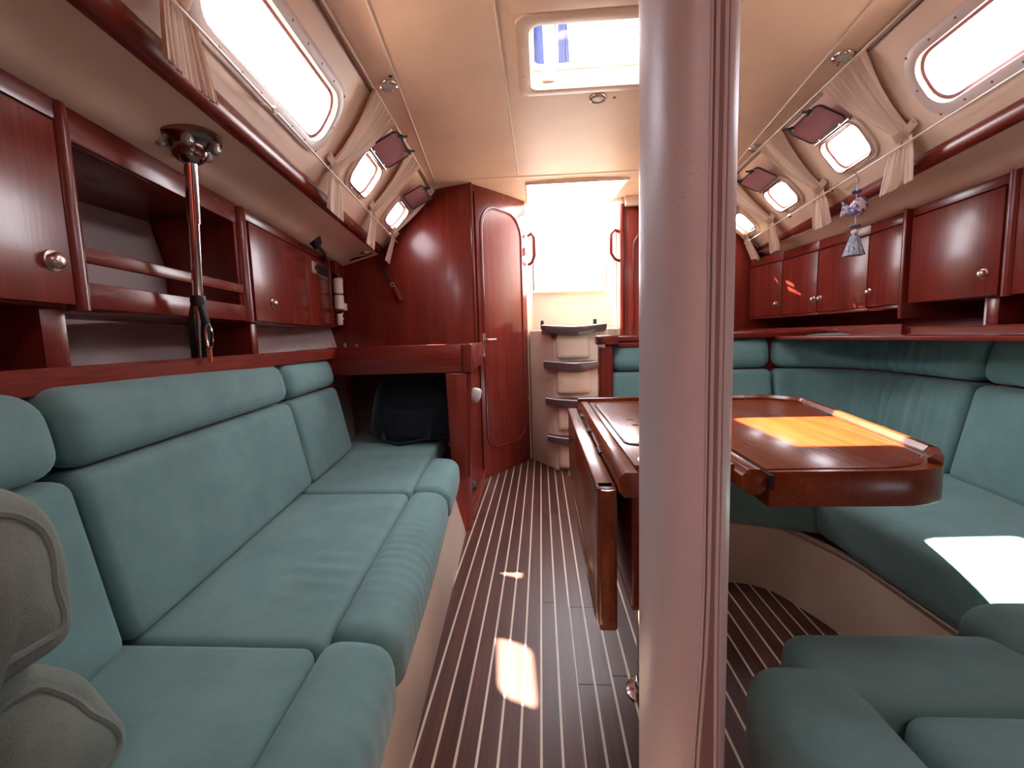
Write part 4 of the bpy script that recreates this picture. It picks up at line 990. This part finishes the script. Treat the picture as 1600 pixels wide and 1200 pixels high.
# ================================================================== ceiling hatch and lights
ht = thing('deck_hatch', 'clear deck hatch in the headliner with cream bezel and blind cassette', 'hatch', (.28, 1.81, 2.0))
bz0 = rrect(HX0-.045, HX1+.045, HD0-.05, HD1+.04, .05); bz1 = rrect(HX0+.004, HX1-.004, HD0+.004, HD1-.004, .038)
link('bezel', ring(bz0, bz1, lambda x, y, h: Vector((x, y, ceilz(x, y)+h)), -.014, .0, .004), GEL, ht)
link('coaming', ring(rrect(HX0-.02, HX1+.02, HD0-.02, HD1+.02, .05), bz1, lambda x, y, h: Vector((x, y, 2.03+h)), .010, .070, .002), GEL, ht)
link('frame', ring(rrect(HX0-.02, HX1+.02, HD0-.02, HD1+.02, .05), rrect(HX0+.018, HX1-.018, HD0+.018, HD1-.018, .035), lambda x, y, h: Vector((x, y, 2.10+h)), 0, .02, .003), WHT, ht)
bm = bmesh.new(); bm.faces.new([bm.verts.new((x, y, 2.112)) for x, y in rrect(HX0+.01, HX1-.01, HD0+.01, HD1-.01, .04)]); link('pane', bm, CLR, ht, 0)
link('latch', box(.03, .085, HD1-.022, HD1-.002, 2.055, 2.10, .004), STL, ht)
zc = ceilz(.27, 1.55)
link('blind_cassette', hexa([(HX0-.06, 1.475, zc-.018), (HX1+.06, 1.475, zc-.018), (HX1+.05, 1.555, zc-.018), (HX0-.05, 1.555, zc-.018), (HX0-.06, 1.47, zc+.01), (HX1+.06, 1.47, zc+.01), (HX1+.05, 1.56, zc+.01), (HX0-.05, 1.56, zc+.01)], .006), CRM, ht)
for x, y in ((HX0-.024, 1.72), (HX0-.024, 1.90), (.06, HD1+.022), (.42, HD1+.022)):
    link('button', lathe([(.006, 0), (.007, .003), (0, .005)], (x, y, ceilz(x, y)-.013), (0, 0, -1), 12), GEL, ht)
fh = thing('deck_hatch', 'unseen hatch added behind the viewpoint to let in skylight', 'hatch', (.27, -.9, 2.0))  # out-of-view hatch, put in so skylight reaches the near end
link('frame', ring(rrect(.01, .53, -1.14, -.66, .07), rrect(.053, .487, -1.097, -.703, .048), lambda x, y, h: Vector((x, y, ceilz(x, y)+h)), -.014, .06, .003), GEL, fh)
# downlights
def downlight(name, p, nrm, r, lb, grp='ceiling downlights', dot=None):
    t = thing(name, lb, 'light', p, grp); n_ = Vector(nrm).normalized()
    link('ring', lathe([(r, -.002), (r, .004), (r*.92, .010), (r*.80, .012), (r*.70, .009), (r*.68, .004)], p, n_, 28), CHR, t, 40)
    link('lens', lathe([(r*.70, .002), (r*.66, .007), (0, .009)], p, n_, 24), LNS, t, 60)
    if dot: link('screw_cap', lathe([(.008, 0), (.007, .002), (0, .003)], Vector(p)+Vector(dot), n_, 10), BLK, t)
for u, v, lb, dot in ((606, 132, 'chrome rimmed downlight left of the hatch near the first left curtain', (.028, -.052, 0)), (1318, 86, 'chrome rimmed downlight right of the post, beside the big right curtain', (.02, .06, 0)),
                 (1181, 230, 'farther chrome rimmed downlight right of the post, beside the plum lids', (.01, .06, 0)), (934, 152, 'chrome rimmed downlight just aft of the deck hatch', (.075, .01, 0))):
    z = 2.0
    for _ in range(4): q_ = oz(u, v, z); z = ceilz(q_.x, q_.y)
    downlight('downlight', Vector((q_.x, q_.y, z)), (0, 0, -1), .038, lb, dot=dot)
for u, v, side, lb in ((572, 395, -1, 'recessed light under the left side deck near the bulkhead'), (1303, 347, 1, 'recessed light under the right side deck near the tassel'), (1225, 385, 1, 'far recessed light under the right side deck')):
    q_ = oz(u, v, 1.576); downlight('recessed_light', Vector((q_.x, q_.y, 1.580)), (0, 0, -1), .040, lb, 'lights under the side decks')

# ================================================================== curtains
def curtain(side, top, tie, bot, label, seed=0):
    t = thing('curtain', label, 'curtain', S(side, tie, .3), 'tied-back cabin curtains')
    npl = 9; ncol = npl*6; rows = []
    wt = .065
    R = []
    for k in range(13):                         # above the tie
        s = k/12; R.append((lerp(.985, .30, s), lerp(sum(top)/2, tie, s**1.2), lerp(top[1]-top[0], wt, s**1.1), .010+.012*math.sin(PI*s), .022*(1-.45*s)))
    for k in range(1, 8):
        s = k/7; R.append((lerp(.30, -.02, s), lerp(tie, sum(bot)/2, s), lerp(wt, (bot[1]-bot[0])*1.5, s**.6), lerp(.018, .088, s), lerp(.010, .022, s)))
    for (s, dc, wd, off, amp) in R:
        row = []
        for j in range(ncol+1):
            q = j/ncol; ph = q*npl*2*PI+seed
            row.append(S(side, dc+wd*(q-.5)+.002*math.sin(ph*.5+s*9), s, off+amp*(.5+.5*math.sin(ph))*(.6+.4*math.sin(seed+q*7))))
        rows.append(row)
    bm = loft(rows, closed=False)
    bmesh.ops.solidify(bm, geom=bm.faces[:], thickness=.0012)
    link('cloth', bm, CUR, t, 80)
    a = wt*.62
    bandp = []
    for k in range(14):
        x = 2*PI*k/14; bandp.append((tie+a*math.cos(x), .018+.022*math.sin(x)))
    rr = [[S(side, d_, .30+e, o_) for d_, o_ in bandp] for e in (-.03, .035)]
    bm = bmesh.new(); A = [bm.verts.new(p) for p in rr[0]]; B = [bm.verts.new(p) for p in rr[1]]
    for k in range(14): bm.faces.new((A[k], A[(k+1) % 14], B[(k+1) % 14], B[k]))
    bmesh.ops.solidify(bm, geom=bm.faces[:], thickness=.002)
    link('tie_band', bm, CUR, t, 60)
    # strap to the button
    e_ = tie-.07
    link('tie_strap', hexa([S(side, e_, .31, .006), S(side, e_, .37, .006), S(side, tie-.02, .335, .03), S(side, tie-.02, .275, .03)]+[S(side, e_, .31, .009), S(side, e_, .37, .009), S(side, tie-.02, .335, .033), S(side, tie-.02, .275, .033)], 0), CUR, t)
    nn = (S(side, e_, .34, .02)-S(side, e_, .34, .01)).normalized()
    link('button', lathe([(.007, 0), (.007, .004), (0, .006)], S(side, e_+.012, .342, .009), nn, 10), KNB, t)
curtain(-1, (.80, 1.06), .92, (.88, .99), 'left cabin curtain cut by the top picture edge', 1)
curtain(-1, (1.79, 2.07), 1.83, (1.81, 1.94), 'left cabin curtain between the long window and the first small port', 2)
curtain(-1, (2.36, 2.60), 2.43, (2.44, 2.56), 'left cabin curtain between the two small ports', 3)
curtain(-1, (2.93, 3.03), 2.95, (2.94, 3.02), 'left cabin curtain beside the mahogany bulkhead', 4)
curtain(1, (1.77, 2.04), 1.83, (1.84, 1.98), 'large right cabin curtain beside the long window', 5)
curtain(1, (2.38, 2.62), 2.45, (2.44, 2.58), 'right cabin curtain between the two open plum lids', 6)
curtain(1, (3.00, 3.26), 3.07, (3.08, 3.20), 'far right cabin curtain beyond the second plum lid', 7)
curtain(1, (3.50, 3.59), 3.54, (3.49, 3.59), 'last right cabin curtain touching the cream post in the picture', 8)
for side, nm in ((-1, 'left'), (1, 'right')):
    e = 3.02 if side < 0 else 3.58
    rd_ = thing('curtain_rod', 'thin rod running below the %s windows across the curtains' % nm, 'rod', S(side, 1, .2, .05))
    link('rod', tube([S(side, d, .24, .048) for d in (-1.2, 0, 1, 2, e)], .0035, 8), ROD, rd_)
    for d in (1.30, 2.33, 2.8):
        link('bracket', join(tube([S(side, d, .24, 0), S(side, d, .24, .05)], .006, 8), lathe([(.010, 0), (.010, .012)], S(side, d, .24, .042), (1, 0, -.5), 10)), ROD if side < 0 else CHR, rd_)

# tassel ornament
CER = None
m, n, l, p_ = newmat('blue_white_ceramic')
v = mapped(n, l, (1, 1, 1)); l.new(ramp(n, l, noise(n, l, v, 60, 3), [(.45, (.80, .74, .78)), (.55, (.12, .12, .32))]), p_.inputs['Base Color']); p_.inputs['Roughness'].default_value = .2
CER = m
m, n, l, p_ = newmat('blue_tassel_thread')
v = mapped(n, l, (220, 220, 6)); l.new(ramp(n, l, noise(n, l, v, 1, 2), [(.4, (.12, .22, .38)), (.6, (.55, .55, .52))]), p_.inputs['Base Color']); p_.inputs['Roughness'].default_value = .9
TSL = m
# hanging point on the right rod
best = min(((abs((lambda c: 800+F*c.x/c.z)(M3.transposed() @ (S(1, d/100, .24, .05)-EYE))-1341), d/100) for d in range(160, 260)))
h0 = S(1, best[1], .24, .055); K = h0.y/F
on = thing('tassel_ornament', 'blue and white ceramic fish with a tassel hanging from the right curtain rod', 'ornament', h0)
def dn(px, dx=0): return h0+Vector((dx*K, 0, -px*K))
link('cord', tube([dn(0), dn(100)], .0015, 6), WHT, on)
link('hook', tube([dn(-2, -3), dn(4, 0), dn(10, 2), dn(14, 0)], .003, 6), KNB, on)
link('bead', lathe([(0, -.010), (.014, -.007), (.018, 0), (.014, .007), (0, .010)], dn(25), (0, 0, 1), 14), simple('cobalt', (.05, .05, .22), .2), on)
link('fish_body', rblock((.10, .04, .085), .02, (0, 0, 0), lambda u, v_, w_: dn(46, 3)+Vector(((u*.040*(1 if u > 0 else .95))*math.sqrt(max(.04, 1-.35*w_*w_)), v_*.018*math.sqrt(max(.03, 1-.8*u*u)), w_*.038*math.sqrt(max(.04, 1-.75*u*u))+.010*u)), (8, 4, 8)), CER, on, 80)
link('fish_tail', prism([dn(44, -8), dn(36, -22), dn(42, -17), dn(52, -19), dn(60, -20), dn(52, -6)], (0, .010, 0), .003), CER, on)
link('bead', lathe([(0, -.009), (.018, -.006), (.022, 0), (.018, .006), (0, .009)], dn(73), (0, 0, 1), 14), simple('grey_bead', (.12, .11, .14), .3), on)
link('bead', lathe([(0, -.010), (.012, -.006), (.014, 0), (.012, .006), (0, .010)], dn(81), (0, 0, 1), 14), WHT, on)
bm = lathe([(.008, 0), (.016, -.012), (.026, -.05), (.036, -.085), (.038, -.092), (0, -.090)], dn(84), (0, 0, 1), 40)
for v_ in bm.verts:
    c = dn(84); r_v = Vector((v_.co.x-c.x, v_.co.y-c.y)); a = math.atan2(r_v.y, r_v.x)
    v_.co.x += r_v.x*.10*math.sin(a*10); v_.co.y += r_v.y*.10*math.sin(a*10)
link('tassel', bm, TSL, on, 80)

# cockpit well behind the opening and the sea around
ck_ = tag(link('cockpit', join(box(-.35, .9, 3.84, 6.0, .85, .9, .004), box(-.9, -.35, 3.84, 6.0, 1.20, 1.25, .01), box(.9, 1.45, 3.84, 6.0, 1.20, 1.25, .01),
    box(-1.0, -.9, 3.84, 6.0, 1.2, 1.62, .02), box(1.45, 1.55, 3.84, 6.0, 1.2, 1.62, .02), box(-.37, -.35, 3.84, 6.0, .9, 1.25, 0), box(.9, .92, 3.84, 6.0, .9, 1.25, 0)), simple('cockpit_teak', (.20, .13, .085), .7), kind='structure'), 'teak cockpit outside the companionway opening')
tag(link('water', box(-60, 60, -60, 60, -1.1, -1.05, 0), simple('sea_water', (.02, .045, .055), .4), kind='structure'), 'sea around the boat')
# ================================================================== outside, seen through the hatch and windows
sc_ = thing('sail_cover', 'blue canvas sail cover hanging beside a silver spar, seen through the hatch', 'sail cover', (.1, 3.6, 3.0))
def outp(u, v, z): return oz(u, v, z)
def fold(us, vs, name, mat, th=.05):
    a = [oz(us[0], vs[0], 4.0), oz(us[1], vs[1], 4.0)]; b = [oz(us[2], vs[2], 3.6), oz(us[3], vs[3], 3.6)]
    return a, b
def cloth_panel(ua, ub, parent):
    rows = []
    for k in range(9):
        t = k/8; z = lerp(5.0, 3.2, t); d = lerp(4.1, 5.3, t)*.78
        row = []
        for j in range(9):
            q = j/8; u = lerp(ua, ub, q); x = (u-845)/700*d*(1+.0*t)
            row.append(Vector((x, d+.03*math.sin(q*9+t*3), z)))
        rows.append(row)
    bm = loft(rows, closed=False); bmesh.ops.solidify(bm, geom=bm.faces[:], thickness=.03); return link('canvas', bm, BLU, parent, 60)
cloth_panel(828, 858, sc_); cloth_panel(884, 893, sc_)
link('spar', tube([((871-845)/700*4.1, 3.0, 5.4), ((869-845)/700*4.1, 4.1, 3.1)], .035, 16), STL, sc_)
ring_c = Vector((.16, 3.5, 4.25))
link('shackle', tube([ring_c+Vector((.05*math.cos(t_), 0, .05*math.sin(t_))) for t_ in [2*PI*k/14 for k in range(14)]], .008, 6, True), STL, sc_)
rg = thing('shroud', 'grey mast shroud crossing the long right window', 'rigging', ox(1590, 0, 2.2))
A = oz(1555, -10, 2.6); B = oz(1590, 75, 2.35)
link('spreader_wire', tube([A+(A-B)*1.2, B+(B-A)*1.6], .020, 8), simple('spar_lilac', (.20, .18, .30), .5), rg)
A = oz(1480, 125, 2.5); B = oz(1600, 20, 2.6)
tag(link('lifeline', tube([A, B+(B-A)*.6], .006, 6), simple('wire_grey', (.25, .22, .28), .4, .5)), 'thin wire seen through the long right window', 'wire')
blk = oy(875, 440, 4.6)
tag(link('cockpit_winch', join(lathe([(.03, 0), (.026, .03), (.034, .05), (.02, .06), (0, .06)], blk, (0, 0, 1), 14), tube([blk, (blk.x, blk.y, .9)], .012, 8), tube([blk+Vector((-.05, 0, .14)), blk+Vector((-.03, 0, .0))], .004, 6), tube([blk+Vector((.03, 0, .15)), blk+Vector((.03, 0, .0))], .004, 6)), STL), 'small grey fitting at the bottom of the bright companionway opening', 'fitting')
blk = oy(849, 304, 4.6)
tag(link('pulley_block', join(lathe([(.022, 0), (.03, .02), (.03, .06), (.02, .085)], blk, (0, 0, 1), 12), tube([blk+Vector((0, 0, .08)), blk+Vector((-.02, 0, .6))], .004, 6)), STL), 'small grey pulley at the top of the bright companionway opening', 'pulley')
